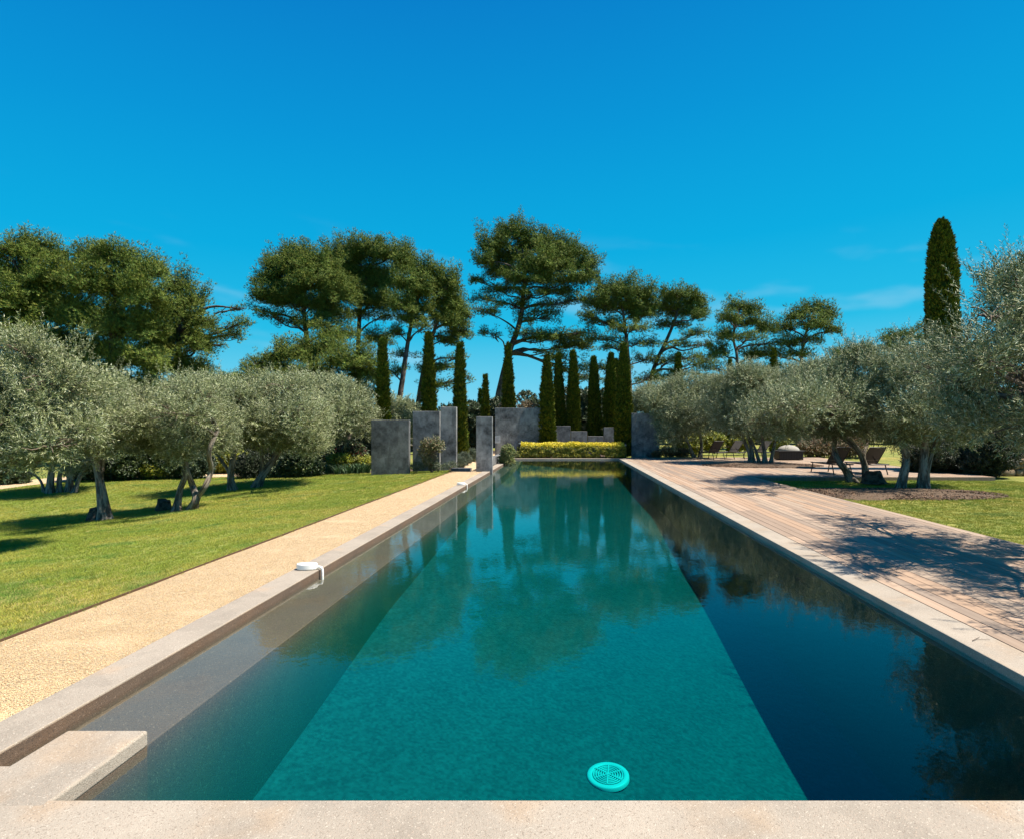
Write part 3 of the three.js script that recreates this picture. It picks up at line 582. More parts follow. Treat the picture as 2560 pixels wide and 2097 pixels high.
// ---- rail fence glimpsed through the gap between the slabs
{
  const t = thing('rail_fence', 'wooden rail fence glimpsed in the gap beyond the step', 'fence', null, V(-11.4, -0.05, -40));
  for (const y of [0.55, 1.0]) part('rail', tube([V(-3, y, 0), V(0, y + 0.02, 0), V(3.2, y, 0)], 0.045, 0.04, { knot: 0.1 }), M.rail, t);
  for (let i = 0; i < 4; i++) part('post', tube([V(-3 + i * 2, 0, 0), V(-3 + i * 2, 0.6, 0), V(-3 + i * 2, 1.15, 0)], 0.055, 0.05), M.rail, t);
}

// ---------------------------------------------------------------- trees
const deepen = (list, Z, spread, seed, rz = 1) => { const R = rng(seed); return list.map(([dx, dy, rx, ry, d, dz = 0]) => { const z = Z + dz + (R() - 0.5) * 2 * spread, k = PX / 1500 * z; return { c: at(dx, dy, z), r: V(rx * k, ry * k, (rx + ry) / 2 * k * rz), d }; }); };
function branchTo(from, to, seed, sag = 0.12) { const R = rng(seed), m = from.clone().lerp(to, 0.5), L = from.distanceTo(to); m.add(V((R() - 0.5) * 0.25 * L, (R() - 0.3) * sag * L, (R() - 0.5) * 0.25 * L)); const q = from.clone().lerp(to, 0.22); q.y += 0.05 * L; return [from, q, m, to]; }
const nearestOn = (paths, p, low = 0.45) => { let best = null, d = 1e9; for (const c of paths) for (let t = low; t <= 1.001; t += 0.05) { const q = c.getPoint(Math.min(1, t)), e = q.distanceTo(p) + (q.y > p.y ? (q.y - p.y) * 1.5 : 0); if (e < d) { d = e; best = q; } } return best; };

// stems: [[points as [dx, dy] from the ground up], base radius]; the first point is on the ground
function oliveTree(label, Z0, stems, blobs, { density = 150, size = 1, seed = 1, group = 'olive trees', spread = 0.8, base = null, rz = 1.5, gap = 0.34, deck = false } = {}) {
  const level = deck ? 0.13 : 0, mid = base ? -base.z : -onGround(stems[0][0][0][0], stems.reduce((a, q) => a + q[0][0][1], 0) / stems.length, level).z, Z = Z0 || mid;
  const roots = stems.map(([pts], i) => { if (base) return base.clone(); const z = mid + ((i * 37) % 5 - 2) * 0.05, p = at(pts[0][0], pts[0][1], z); return foot(p.x, z).add(V(0, level, 0)); }), root = roots[0].clone();
  const t = thing('olive_tree', label, 'olive tree', group, root), paths = [];
  stems.forEach(([pts, r], i) => {
    const R = rng(seed + i * 5), world = pts.map(([dx, dy], k) => k ? at(dx, dy, -roots[i].z + (R() - 0.5) * 0.3 * k) : roots[i].clone().add(V(0, -0.06, 0)));
    const L = local(world, root); paths.push(new THREE.CatmullRomCurve3(L));
    part('trunk', tube(L, r * 0.84, r * 0.48, { radial: 14, steps: 26, knot: 0.22, seed: seed + i, flare: 0.55 }), M.bark, t);
  });
  const B = deepen(blobs, Z, spread, seed, rz).map((b) => ({ ...b, c: b.c.sub(root) })), wood = [], U = rng(seed + 90), masses = [];
  for (const b of B) for (let k = 0; k < 6; k++) { const a = U() * 6.283, z = U() * 1.7 - 0.8, q = V(Math.cos(a), z, Math.sin(a)).normalize(), f = 0.35 + 0.5 * U(), w = 0.40 + 0.24 * U(); masses.push({ c: V(b.c.x + q.x * b.r.x * f, b.c.y + q.y * b.r.y * f, b.c.z + q.z * b.r.z * f), r: V(b.r.x * w, b.r.y * w * 1.1, b.r.z * w), d: (b.d ?? 1) * 0.72 }); }
  B.forEach((b, i) => {
    const from = nearestOn(paths, b.c), to = b.c.clone();
    part('branch', tube(branchTo(from, to, seed + i), 0.045 * (stems[0][1] / 0.1), 0.014, { radial: 7, steps: 10, knot: 0.15, seed: seed + i }), M.bark, t.children[0]);
    const R = rng(seed * 3 + i);
    for (let k = 0; k < 14; k++) { const a = R() * 6.283, z = R() * 1.5 - 0.5, q = V(Math.cos(a), z, Math.sin(a)).normalize(), end = V(b.c.x + q.x * b.r.x * 0.85, b.c.y + q.y * b.r.y * 0.85, b.c.z + q.z * b.r.z * 0.85); wood.push(tube(branchTo(to, end, seed + k * 7 + i, 0.3), 0.018, 0.005, { radial: 4, steps: 5, knot: 0 })); }
  });
  const tw = part('twigs', mergeGeometries(wood), M.twig, t); tw.userData = { kind: 'stuff' };
  const all = fill(masses, density, size, seed + 40, { shell: 0.7, up: 0.6, lump: 0.42, gap, freq: 2.4 / Math.max(1, size * 0.8) });
  const C = rng(seed + 60);
  for (const b of B) for (let k = 0; k < 16; k++) {                 // young shoots standing out of the crown
    const z = -0.1 + 1.1 * C(), a = C() * 6.283, q = Math.sqrt(Math.max(0, 1 - z * z)), d = V(q * Math.cos(a), z, q * Math.sin(a)), dir = V(d.x * 0.6 + (C() - 0.5) * 0.4, 0.8, d.z * 0.6 + (C() - 0.5) * 0.4).normalize(), from = V(b.c.x + d.x * b.r.x * 0.9, b.c.y + d.y * b.r.y * 0.9, b.c.z + d.z * b.r.z * 0.9), n = 2 + Math.floor(C() * 3);
    for (let j = 0; j < n; j++) all.push({ p: from.clone().addScaledVector(dir, j * 0.15 * Math.min(1.2, size)), d: dir, s: Math.min(1.3, size) * (0.9 - 0.1 * j) });
  }
  oliveSprays.forEach((g, k) => scatter('crown', g, olive, all.filter((_, i) => i % 3 === k), t, seed + k, 0.25, 0.06));
  return t;
}
const leftO = 'olive trees on the left lawn', rightO = 'olive trees on the right';
oliveTree('large near olive whose silvery crown fills the left edge', 10.0, [[[[-70, 1080], [-60, 1000], [-30, 930], [10, 880]], 0.13]],
  [[62, 745, 62, 55], [112, 800, 60, 58], [10, 800, 70, 75], [60, 860, 80, 65], [135, 855, 50, 52], [20, 925, 70, 42], [100, 925, 50, 35], [150, 900, 40, 40], [-60, 840, 80, 90], [60, 955, 45, 26]], { seed: 11, group: leftO, base: foot(-9.9, 10.2), spread: 0.6 });
oliveTree('multi-stemmed olive with a thin leaning stem, near the left gravel path', 0, [[[[103, 1026], [104, 990], [110, 955], [118, 905]], 0.12], [[[122, 1020], [122, 985], [133, 950], [150, 910]], 0.09], [[[140, 1018], [146, 965], [150, 920], [160, 880]], 0.11], [[[152, 1018], [165, 985], [185, 950], [200, 910]], 0.08], [[[92, 1014], [80, 990], [45, 968], [22, 940]], 0.05]],
  [[100, 880, 70, 55], [170, 880, 60, 50], [60, 900, 50, 40], [140, 830, 60, 45], [200, 860, 45, 40]], { seed: 21, group: leftO, size: 1.25, density: 85 });
oliveTree('olive with a single pale upright trunk and a stump at its foot', 0, [[[[216, 1074], [212, 1035], [205, 990], [198, 955], [196, 925]], 0.13], [[[211, 1074], [206, 1000], [212, 950], [222, 905]], 0.09]],
  [[205, 862, 60, 42, 0.6, -1.7], [190, 855, 55, 45], [235, 870, 55, 48], [165, 905, 45, 35], [215, 815, 50, 32], [272, 880, 42, 42], [185, 935, 36, 26], [150, 870, 45, 40], [155, 955, 30, 26], [235, 915, 40, 26]], { seed: 31, group: leftO, density: 135 });
oliveTree('forked olive with two crooked stems and a stump beside it', 0, [[[[362, 1052], [372, 1012], [383, 980], [380, 930]], 0.10], [[[392, 1060], [403, 1032], [398, 1005], [387, 975], [382, 925]], 0.10], [[[398, 1058], [407, 1030], [424, 1005], [436, 975], [432, 935], [450, 890]], 0.09]],
  [[370, 862, 72, 46, 0.6, -1.9], [345, 855, 58, 48], [395, 845, 58, 50], [315, 890, 45, 38], [432, 880, 48, 42], [375, 805, 50, 24], [295, 845, 40, 38], [380, 915, 52, 32], [420, 825, 40, 30], [438, 920, 40, 28], [330, 925, 42, 26], [376, 945, 22, 20]], { seed: 41, group: leftO, density: 125 });
oliveTree('olive with a dark Y-shaped trunk behind the forked olive', 0, [[[[482, 1014], [477, 985], [480, 955], [490, 915]], 0.14], [[[480, 1012], [474, 980], [460, 955], [440, 930]], 0.08]],
  [[468, 855, 52, 48], [505, 880, 46, 42], [445, 820, 42, 32], [495, 825, 42, 30], [450, 890, 40, 35], [475, 912, 48, 28]], { seed: 51, group: leftO, size: 1.3, density: 85 });
oliveTree('olive with a thick dark trunk leaning right towards the irises', 0, [[[[528, 1010], [543, 982], [560, 958], [580, 930], [600, 890]], 0.15], [[[532, 1004], [540, 975], [542, 950], [535, 915]], 0.08]],
  [[600, 862, 66, 44, 0.6, -2.0], [560, 850, 58, 55], [612, 842, 56, 48], [640, 875, 55, 48], [590, 805, 48, 26], [530, 875, 42, 40], [600, 905, 52, 32], [545, 810, 30, 22], [560, 915, 34, 24], [640, 915, 40, 24]], { seed: 61, group: leftO, size: 1.3, density: 90 });
oliveTree('olive with a bare arching branch, leftmost slab just beyond it', 24.5, [[[[690, 962], [688, 945], [672, 928], [655, 915]], 0.10], [[[697, 962], [704, 940], [716, 918], [730, 890]], 0.12]],
  [[658, 840, 52, 48], [708, 850, 48, 48], [742, 880, 36, 38], [640, 800, 40, 22], [690, 815, 40, 26], [700, 900, 40, 22], [735, 845, 25, 28]], { seed: 71, group: leftO, size: 1.55, density: 58, base: foot(-9.4, 24.5) });
oliveTree('grey olive crown showing behind the leftmost slab', 28, [[[[790, 965], [792, 930], [795, 890]], 0.12]], [[775, 870, 36, 32], [815, 855, 34, 28], [840, 880, 30, 30]], { seed: 76, group: leftO, size: 1.7, density: 50, base: foot(-7.4, 28) });
oliveTree('large near olive rising high at the right edge, trunk out of frame', 7.6, [[[[2330, 1100], [2300, 1000], [2270, 930], [2220, 860]], 0.14]],
  [[2110, 600, 62, 48], [2055, 660, 55, 52], [2130, 690, 80, 70], [2010, 715, 45, 42], [2040, 760, 70, 55], [2115, 790, 85, 70], [2000, 790, 40, 40], [2050, 850, 75, 52], [2130, 880, 80, 60], [2200, 640, 80, 80], [2240, 770, 110, 110], [2330, 680, 110, 100], [2330, 830, 100, 90], [2200, 880, 70, 60], [2080, 590, 30, 34], [2500, 800, 190, 150, 0.5, -1.9], [2420, 700, 160, 140, 0.5, -1.2], [2080, 760, 120, 90, 0.8, 1.6], [2040, 840, 90, 60, 0.8, 1.8], [1940, 775, 72, 48, 0.6, 3.2], [1990, 800, 80, 50, 0.6, 2.7], [2560, 830, 170, 120, 0.5, -2.5]], { seed: 81, group: rightO, base: foot(6.9, 7.4), spread: 0.8, rz: 1.45, density: 105, gap: 0.42 });
oliveTree('olive with two trunks leaning left over the mulch, a lounger behind', 0, [[[[1767, 1008], [1754, 978], [1738, 957], [1727, 925], [1732, 890]], 0.14], [[[1795, 992], [1786, 950], [1772, 925], [1745, 905], [1728, 880]], 0.13], [[[1797, 992], [1788, 945], [1795, 915], [1800, 880]], 0.09]],
  [[1715, 845, 75, 58], [1780, 835, 65, 56], [1660, 870, 50, 42], [1735, 785, 65, 36], [1690, 800, 50, 36], [1800, 880, 45, 40], [1655, 825, 42, 34], [1760, 745, 45, 28], [1720, 890, 55, 28], [1605, 850, 50, 36, 0.8, -1.2], [1575, 875, 42, 28, 0.7, -1.8], [1640, 890, 40, 24, 0.7, -0.8], [1705, 840, 72, 46, 0.6, -2.6], [1645, 850, 58, 38, 0.6, -3.3]], { seed: 91, group: rightO, size: 1.3, density: 84, spread: 0.9, rz: 1.5 });
oliveTree('olive with two thick straight trunks, dark shrubs behind', 0, [[[[1862, 1012], [1872, 978], [1876, 948], [1870, 925], [1855, 890]], 0.16], [[[1910, 1012], [1912, 970], [1914, 930], [1918, 890]], 0.17], [[[1916, 1008], [1922, 960], [1936, 920], [1950, 880]], 0.10]],
  [[1880, 835, 75, 62], [1940, 845, 65, 62], [1850, 780, 55, 40], [1912, 765, 55, 42], [1980, 800, 55, 55], [1990, 875, 50, 45], [1838, 885, 45, 36], [1930, 900, 55, 28], [1890, 730, 40, 22]], { seed: 101, group: rightO, size: 1.3, density: 84, spread: 0.8, rz: 1.4 });
oliveTree('many-stemmed olive growing through the deck in its mulch circle', 0, [[[[1553, 958], [1550, 935], [1537, 905]], 0.13], [[[1560, 960], [1556, 930], [1546, 895]], 0.12], [[[1574, 958], [1564, 932], [1553, 905]], 0.10], [[[1583, 961], [1582, 935], [1575, 895]], 0.14], [[[1594, 957], [1600, 935], [1605, 905]], 0.12]],
  [[1560, 845, 70, 50], [1500, 850, 55, 46], [1618, 850, 62, 50], [1575, 790, 62, 38], [1650, 800, 45, 40], [1520, 800, 45, 34], [1600, 890, 55, 24], [1530, 890, 45, 22]], { seed: 111, group: rightO, size: 1.6, density: 60, spread: 0.9, deck: true });
oliveTree('twin-stemmed olive overhanging the streaky slab at the deck end', 33.4, [[[[1437, 946], [1428, 925], [1418, 900]], 0.12], [[[1449, 946], [1452, 920], [1446, 890]], 0.13]],
  [[1418, 850, 52, 50], [1468, 850, 50, 46], [1385, 865, 32, 45], [1440, 805, 52, 30], [1500, 830, 36, 36], [1400, 905, 30, 22], [1370, 830, 30, 30]], { seed: 121, group: rightO, size: 1.75, density: 48, spread: 0.9, deck: true });
oliveTree('pale olive crown behind the streaky slab', 39, [[[[1345, 930], [1346, 880], [1348, 840]], 0.15]], [[1345, 825, 36, 28], [1325, 845, 26, 26], [1385, 815, 30, 24]], { seed: 131, group: rightO, size: 1.9, density: 42, base: foot(4.5, 39) });

// ---- cypresses
function cypress(label, dx, top, wide, Z, seed, { group = 'cypress trees behind the pool', dens = 130, size = 1.5, blunt = 1.65 } = {}) {
  const tip = at(dx, top, Z), base = foot(tip.x, Z), H = tip.y - base.y, r = wide / 2 * 0.80 * PX / 1500 * Z, t = thing('cypress_tree', label, 'cypress', group, base), R = rng(seed), places = [];
  const prof = (v) => (v < 0.08 ? 0.78 + 2.7 * v : 1) * Math.pow(1 - Math.pow(clamp((v - 0.05) / 0.95), blunt), blunt > 3 ? 0.65 : 0.80);
  const lean = (R() - 0.5) * 0.035, shape = (v, a) => r * prof(v) * (0.84 + 0.40 * noise3(Math.cos(a) * 1.5 + seed, v * H * 1.3, Math.sin(a) * 1.5, seed));
  part('trunk', tube([V(0, -0.05, 0), V(lean * H * 0.5, H * 0.5, 0), V(lean * H, H * 0.9, 0)], r * 0.22, 0.02, { radial: 7 }), M.pineBark, t);
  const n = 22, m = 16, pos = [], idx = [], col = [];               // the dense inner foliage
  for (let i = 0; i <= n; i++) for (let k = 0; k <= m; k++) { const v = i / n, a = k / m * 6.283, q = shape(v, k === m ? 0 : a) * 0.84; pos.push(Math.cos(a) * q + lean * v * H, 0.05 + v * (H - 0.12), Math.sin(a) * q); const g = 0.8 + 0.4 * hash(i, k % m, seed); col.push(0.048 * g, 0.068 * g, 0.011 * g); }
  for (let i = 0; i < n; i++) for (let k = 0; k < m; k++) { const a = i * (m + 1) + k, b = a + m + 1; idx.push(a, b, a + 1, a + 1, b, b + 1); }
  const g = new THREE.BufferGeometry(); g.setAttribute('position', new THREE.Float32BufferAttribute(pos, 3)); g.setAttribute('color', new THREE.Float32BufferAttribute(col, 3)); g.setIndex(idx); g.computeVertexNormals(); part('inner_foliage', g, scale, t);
  const count = Math.round(2 * Math.PI * r * H * dens);
  for (let i = 0; i < count; i++) { const v = 1 - Math.pow(R(), 0.85), a = R() * 6.283, q = shape(v, a) * (0.90 + 0.13 * R()); places.push({ p: V(Math.cos(a) * q + lean * v * H, 0.03 + v * (H - 0.10), Math.sin(a) * q), d: V(Math.cos(a) * 0.45 + (R() - 0.5) * 0.3, 1, Math.sin(a) * 0.45 + (R() - 0.5) * 0.3).normalize(), s: size * (0.7 + 0.6 * R()) }); }
  cypressSprays.forEach((s, k) => scatter('crown', s, scale, places.filter((_, i) => i % 2 === k), t, seed + k, 0.3, 0.12));
}
cypress('cypress rising behind the wide blotchy leftmost slab', 792, 704, 27, 27, 201);
cypress('cypress rising behind the slab with the rose bush', 890, 690, 30, 27.5, 202);
cypress('slim cypress standing just right of the tall narrow slab', 950, 712, 26, 28, 203);
cypress('small distant cypress above the slab at the walk end', 1004, 777, 15, 40, 204);
cypress('tiny distant cypress left of another small one', 994, 806, 9, 46, 214);
cypress('cypress behind the widest slab, beside the leaning pine trunk', 1053, 711, 28, 38, 205);
cypress('front cypress between the widest slab and the low slabs', 1131, 737, 34, 35.2, 206);
cypress('second cypress from the left in the row behind the hedge', 1158, 732, 27, 38.2, 207);
cypress('third cypress from the left in the row behind the hedge', 1188, 726, 29, 38.0, 208);
cypress('dark cypress behind the lowest slab', 1231, 740, 28, 38.4, 209);
cypress('cypress left of the tall pair at the hedge end', 1261, 733, 30, 38.0, 210);
cypress('slim cypress squeezed between two others at the hedge end', 1277, 745, 20, 40.5, 211);
cypress('tallest cypress of the row, at the right end of the hedge', 1291, 714, 36, 34.8, 212);
cypress('cypress top poking above the olives right of the streaky slab', 1405, 730, 21, 39, 213);
cypress('dark slim cypress top right of the third background pine trunk', 1512, 745, 14, 42, 215);
cypress('small cypress top among the olives left of the right-hand pine', 1603, 722, 17, 40, 216);
cypress('big broad cypress towering over the olives at the right', 1955, 457, 66, 24, 217, { dens: 170, size: 1.25, blunt: 7 });

// ---- pines
function pineTree(label, Z, trunk, r, blobs, { seed = 1, density = 23, size = 1.3, group = 'background pines', spread = 1.6, rz = 1.0, lower = 0.35, gap = 0.28 } = {}) {
  const first = at(trunk[0][0], trunk[0][1], Z), root = foot(first.x - (at(trunk[1][0], trunk[1][1], Z).x - first.x) * 0.5, Z), t = thing('pine_tree', label, 'pine tree', group, root);
  const R = rng(seed), world = [root.clone().add(V(0, -0.1, 0)), ...trunk.map(([dx, dy], k) => at(dx, dy, Z + (R() - 0.5) * 0.25 * k))], L = local(world, root), path = new THREE.CatmullRomCurve3(L);
  part('trunk', tube(L, r, r * 0.3, { radial: 12, steps: 30, knot: 0.08, seed, flare: 0.25 }), M.pineBark, t);
  const B = deepen(blobs, Z, spread, seed, rz).map((b) => ({ ...b, c: b.c.sub(root) })), wood = [];
  B.forEach((b, i) => {
    const from = nearestOn([path], b.c.clone().add(V(0, -0.6, 0)), lower), L1 = from.distanceTo(b.c);
    part('branch', tube(branchTo(from, b.c, seed + i, 0.2), Math.min(r * 0.42, 0.05 + L1 * 0.018), 0.035, { radial: 6, steps: 9, knot: 0.05 }), M.pineBark, t.children[0]);
    for (let k = 0; k < 12; k++) { const a = R() * 6.283, q = V(Math.cos(a), R() * 0.9 - 0.25, Math.sin(a)).normalize(); wood.push(tube(branchTo(b.c.clone().lerp(from, R() * 0.45), V(b.c.x + q.x * b.r.x * 0.9, b.c.y + q.y * b.r.y * 0.8, b.c.z + q.z * b.r.z * 0.9), seed + k + i * 3, 0.3), 0.035, 0.012, { radial: 4, steps: 5, knot: 0 })); }
  });
  part('twigs', mergeGeometries(wood), M.pineBark, t).userData = { kind: 'stuff' };
  const all = [], C = rng(seed + 77);                               // tufts of needles along many branchlets that sweep out and turn up
  for (const b of B) {
    const m = (b.r.x + b.r.y + b.r.z) / 3, area = 4 * Math.PI * (b.r.x * b.r.y + b.r.y * b.r.z + b.r.x * b.r.z) / 3, n = Math.round(area * density * 0.16 * (b.d ?? 1));
    for (let k = 0; k < n; k++) {
      const z = -0.5 + 1.5 * C(), a = C() * 6.283, q = Math.sqrt(Math.max(0, 1 - z * z)), d = V(q * Math.cos(a), z, q * Math.sin(a)), tall = b.d ? 1 : 1.22;
      const lump = 0.58 + 0.92 * noise3(d.x * 2.6 + b.c.x, d.y * 2.6 + b.c.y * 1.3, d.z * 2.6 + b.c.z, seed), leader = z > 0.45 && C() < 0.16 ? 1.14 + 0.22 * C() : 1, reach = lump * (0.70 + 0.46 * C()) * leader;
      const p0 = V(b.c.x + d.x * b.r.x * 0.25, b.c.y - b.r.y * (0.15 + 0.45 * C()), b.c.z + d.z * b.r.z * 0.25), p2 = V(b.c.x + d.x * b.r.x * reach, b.c.y + d.y * b.r.y * tall * reach + 0.12 * m * C(), b.c.z + d.z * b.r.z * reach);
      const p1 = V(lerp(p0.x, p2.x, 0.72), lerp(p0.y, p2.y, 0.34), lerp(p0.z, p2.z, 0.72));
      const steps = Math.max(4, Math.round(p0.distanceTo(p2) * 4.2));
      for (let j = Math.floor(steps * 0.3); j <= steps; j++) {
        const t = j / steps, u = 1 - t, p = V(u * u * p0.x + 2 * u * t * p1.x + t * t * p2.x, u * u * p0.y + 2 * u * t * p1.y + t * t * p2.y, u * u * p0.z + 2 * u * t * p1.z + t * t * p2.z), w = 0.09 * m * (1.15 - t);
        p.add(V((C() - 0.5) * 2 * w, (C() - 0.5) * w, (C() - 0.5) * 2 * w));
        all.push({ p, d: p2.clone().sub(p1).normalize().add(V((C() - 0.5) * 0.9, 0.55 + 0.4 * C(), (C() - 0.5) * 0.9)).normalize(), s: size * (0.7 + 0.6 * C()) * (t > 0.9 ? 0.8 : 1) });
      }
    }
  }
  pineTufts.forEach((g, k) => scatter('crown', g, needle, all.filter((_, i) => i % 2 === k), t, seed + k, 0.28, 0.10));
}
const S = 0.4;                                                    // thin, airy foliage
pineTree('tall leaning pine, highest in the middle, with an open crown', 55, [[1030, 835], [1042, 775], [1056, 722], [1070, 685], [1079, 650], [1083, 605], [1086, 555], [1080, 510]], 0.42,
  [[1065, 482, 38, 26], [1022, 506, 34, 26], [1110, 505, 48, 27], [1163, 520, 44, 27], [1205, 545, 36, 28], [986, 582, 17, 11], [1000, 540, 24, 22], [1058, 530, 42, 25], [1120, 548, 52, 26], [1180, 578, 42, 20], [1222, 570, 20, 18], [1035, 600, 38, 13, 0.7], [1095, 608, 40, 13, 0.6], [1005, 645, 34, 20, S], [1015, 690, 24, 15, S], [1125, 648, 45, 13, S], [1150, 700, 55, 16, 0.7], [1190, 716, 42, 15], [1165, 742, 40, 12, S], [1130, 730, 26, 10, S], [1210, 690, 26, 12, S], [1000, 620, 30, 12, S], [1090, 575, 52, 26], [1150, 602, 45, 18, 0.7], [1028, 562, 34, 24], [1060, 628, 40, 16, 0.5], [1150, 545, 40, 26], [1195, 620, 30, 14, 0.5], [1090, 690, 34, 14, S], [1180, 765, 42, 13, S], [1215, 785, 36, 14, S], [1110, 660, 40, 14, S], [1150, 630, 40, 14, S]], { seed: 301 });
pineTree('pine with a wide dome, leftmost of the middle pine group', 50, [[655, 850], [645, 770], [633, 690], [628, 620], [640, 560]], 0.36,
  [[625, 528, 40, 22], [585, 545, 38, 26], [610, 560, 55, 34], [560, 580, 34, 24], [542, 610, 26, 24], [650, 585, 55, 36], [695, 610, 40, 32], [600, 622, 55, 24], [655, 632, 50, 22], [560, 655, 38, 16, S], [600, 668, 40, 14, S], [530, 640, 18, 12, S], [660, 545, 40, 26], [580, 612, 42, 26], [685, 652, 40, 22], [640, 670, 45, 18, 0.6], [700, 690, 45, 24, 0.7]], { seed: 311 });
pineTree('pine with the broad top at the middle of the pine group', 54, [[745, 850], [740, 760], [742, 690], [748, 610], [765, 545]], 0.36,
  [[712, 528, 44, 30], [760, 520, 50, 26], [812, 528, 42, 26], [838, 550, 26, 28], [750, 572, 50, 36], [700, 560, 38, 28], [800, 585, 36, 30], [768, 625, 38, 26], [740, 650, 36, 18, 0.6], [790, 655, 26, 14, 0.6], [720, 602, 40, 30], [805, 625, 30, 26], [780, 700, 34, 24, 0.7]], { seed: 321 });
pineTree('pine with a pale bare lower trunk in the middle pine group', 47, [[824, 850], [834, 775], [847, 690], [862, 625], [885, 570]], 0.30,
  [[882, 562, 36, 28], [850, 588, 36, 32], [900, 600, 36, 32], [868, 638, 38, 28], [832, 632, 28, 28], [826, 690, 28, 16, 0.6], [880, 675, 26, 16, 0.6], [838, 735, 30, 12, S], [866, 600, 34, 30], [850, 660, 34, 22], [815, 770, 28, 20, 0.6]], { seed: 331 });
pineTree('pine with drooping foliage, rightmost of the middle pine group', 50, [[864, 850], [872, 790], [884, 735], [905, 665], [930, 605]], 0.30,
  [[930, 588, 26, 30], [944, 636, 26, 30], [953, 688, 26, 24], [915, 655, 30, 28], [925, 705, 28, 18], [950, 742, 26, 14, S], [915, 762, 32, 16, 0.6], [962, 782, 15, 12, S], [972, 655, 12, 14, S], [905, 800, 34, 16, 0.6], [925, 625, 30, 30], [940, 665, 30, 26], [890, 760, 28, 24, 0.6]], { seed: 341 });
pineTree('low dark pine filling the space under the middle group', 44, [[640, 870], [645, 830], [652, 780], [655, 740]], 0.30,
  [[552, 762, 52, 22], [605, 735, 55, 28], [668, 722, 52, 28], [725, 745, 50, 32], [760, 770, 40, 36], [640, 775, 60, 26], [700, 800, 55, 24], [550, 788, 50, 20], [770, 815, 34, 22], [600, 810, 50, 18], [520, 800, 40, 16], [690, 835, 60, 20], [480, 790, 30, 14]], { seed: 351 });
pineTree('dense pine at the far left edge', 36, [[60, 880], [62, 780], [58, 680], [62, 600]], 0.34,
  [[20, 520, 40, 28], [62, 512, 36, 26], [105, 528, 36, 28], [35, 565, 60, 44], [110, 580, 50, 42], [10, 620, 55, 50], [75, 640, 62, 48], [125, 640, 45, 46], [20, 690, 60, 40], [95, 700, 60, 38], [130, 735, 50, 34], [60, 760, 70, 34], [150, 790, 50, 30]], { seed: 361, group: 'dense pines on the left', density: 29, size: 1.2, gap: 0.2 });
pineTree('dense rounded pine with feathery tops, second from the left', 34, [[235, 880], [238, 790], [232, 690], [236, 610]], 0.34,
  [[195, 535, 42, 30], [240, 528, 44, 28], [285, 552, 38, 28], [325, 565, 26, 26], [180, 585, 48, 42], [245, 590, 60, 46], [300, 610, 45, 45], [190, 655, 52, 46], [255, 670, 64, 48], [310, 680, 45, 45], [205, 725, 60, 38], [275, 745, 62, 36], [180, 775, 60, 32], [260, 800, 60, 30], [200, 820, 60, 26]], { seed: 371, group: 'dense pines on the left', density: 29, size: 1.2, gap: 0.2 });
pineTree('pine with a long branch reaching right, third from the left', 38, [[372, 880], [372, 800], [368, 720], [372, 650]], 0.30,
  [[372, 592, 28, 28], [398, 622, 30, 30], [352, 640, 40, 40], [412, 665, 32, 32], [372, 690, 48, 40], [335, 715, 42, 36], [410, 715, 34, 28], [345, 760, 50, 30], [398, 762, 40, 24], [330, 805, 55, 28], [400, 800, 45, 24], [445, 790, 36, 18], [470, 695, 32, 20, 0.6], [496, 672, 20, 15, 0.6], [445, 715, 24, 10, S], [500, 640, 12, 8, S]], { seed: 381, group: 'dense pines on the left', density: 29, size: 1.2, gap: 0.2 });
pineTree('flat-topped pine just right of the tallest pine', 52, [[1303, 870], [1303, 800], [1298, 720], [1292, 665], [1286, 620]], 0.32,
  [[1270, 598, 38, 22], [1312, 608, 44, 24], [1238, 628, 34, 24], [1345, 632, 24, 26], [1285, 632, 52, 24], [1325, 650, 38, 22], [1215, 655, 20, 15, 0.7], [1250, 668, 42, 13, 0.6], [1305, 680, 45, 13, 0.6], [1335, 745, 34, 18, S], [1270, 720, 34, 12, S], [1245, 702, 40, 14, S], [1320, 712, 42, 14, S], [1275, 765, 42, 16, S], [1340, 785, 36, 16, S], [1240, 760, 34, 14, S]], { seed: 391 });
pineTree('pine with a slanting trunk, second right of the tallest', 54, [[1338, 850], [1344, 795], [1360, 745], [1376, 712], [1397, 662], [1405, 630]], 0.32,
  [[1405, 612, 40, 18], [1440, 625, 26, 22], [1384, 634, 28, 22], [1420, 646, 44, 20], [1450, 655, 16, 16], [1392, 672, 42, 13, 0.6], [1440, 690, 34, 14, S], [1455, 715, 22, 12, S], [1400, 715, 34, 12, S], [1380, 750, 26, 12, S], [1425, 742, 42, 14, S], [1372, 782, 36, 14, S], [1455, 752, 30, 14, S], [1420, 775, 36, 14, S]], { seed: 401 });
pineTree('smaller pine with a straight dark trunk above the deck olive', 48, [[1523, 860], [1525, 785], [1525, 735], [1518, 700], [1525, 660]], 0.24,
  [[1530, 636, 30, 18], [1558, 645, 22, 20], [1508, 658, 24, 18], [1545, 668, 36, 20], [1588, 682, 24, 20], [1500, 695, 22, 20], [1545, 700, 36, 14, 0.6], [1492, 728, 24, 22], [1565, 735, 34, 16], [1600, 710, 20, 14, S], [1470, 762, 30, 16, S], [1550, 770, 38, 16, S], [1500, 785, 36, 14, S], [1590, 760, 34, 14, S]], { seed: 411 });
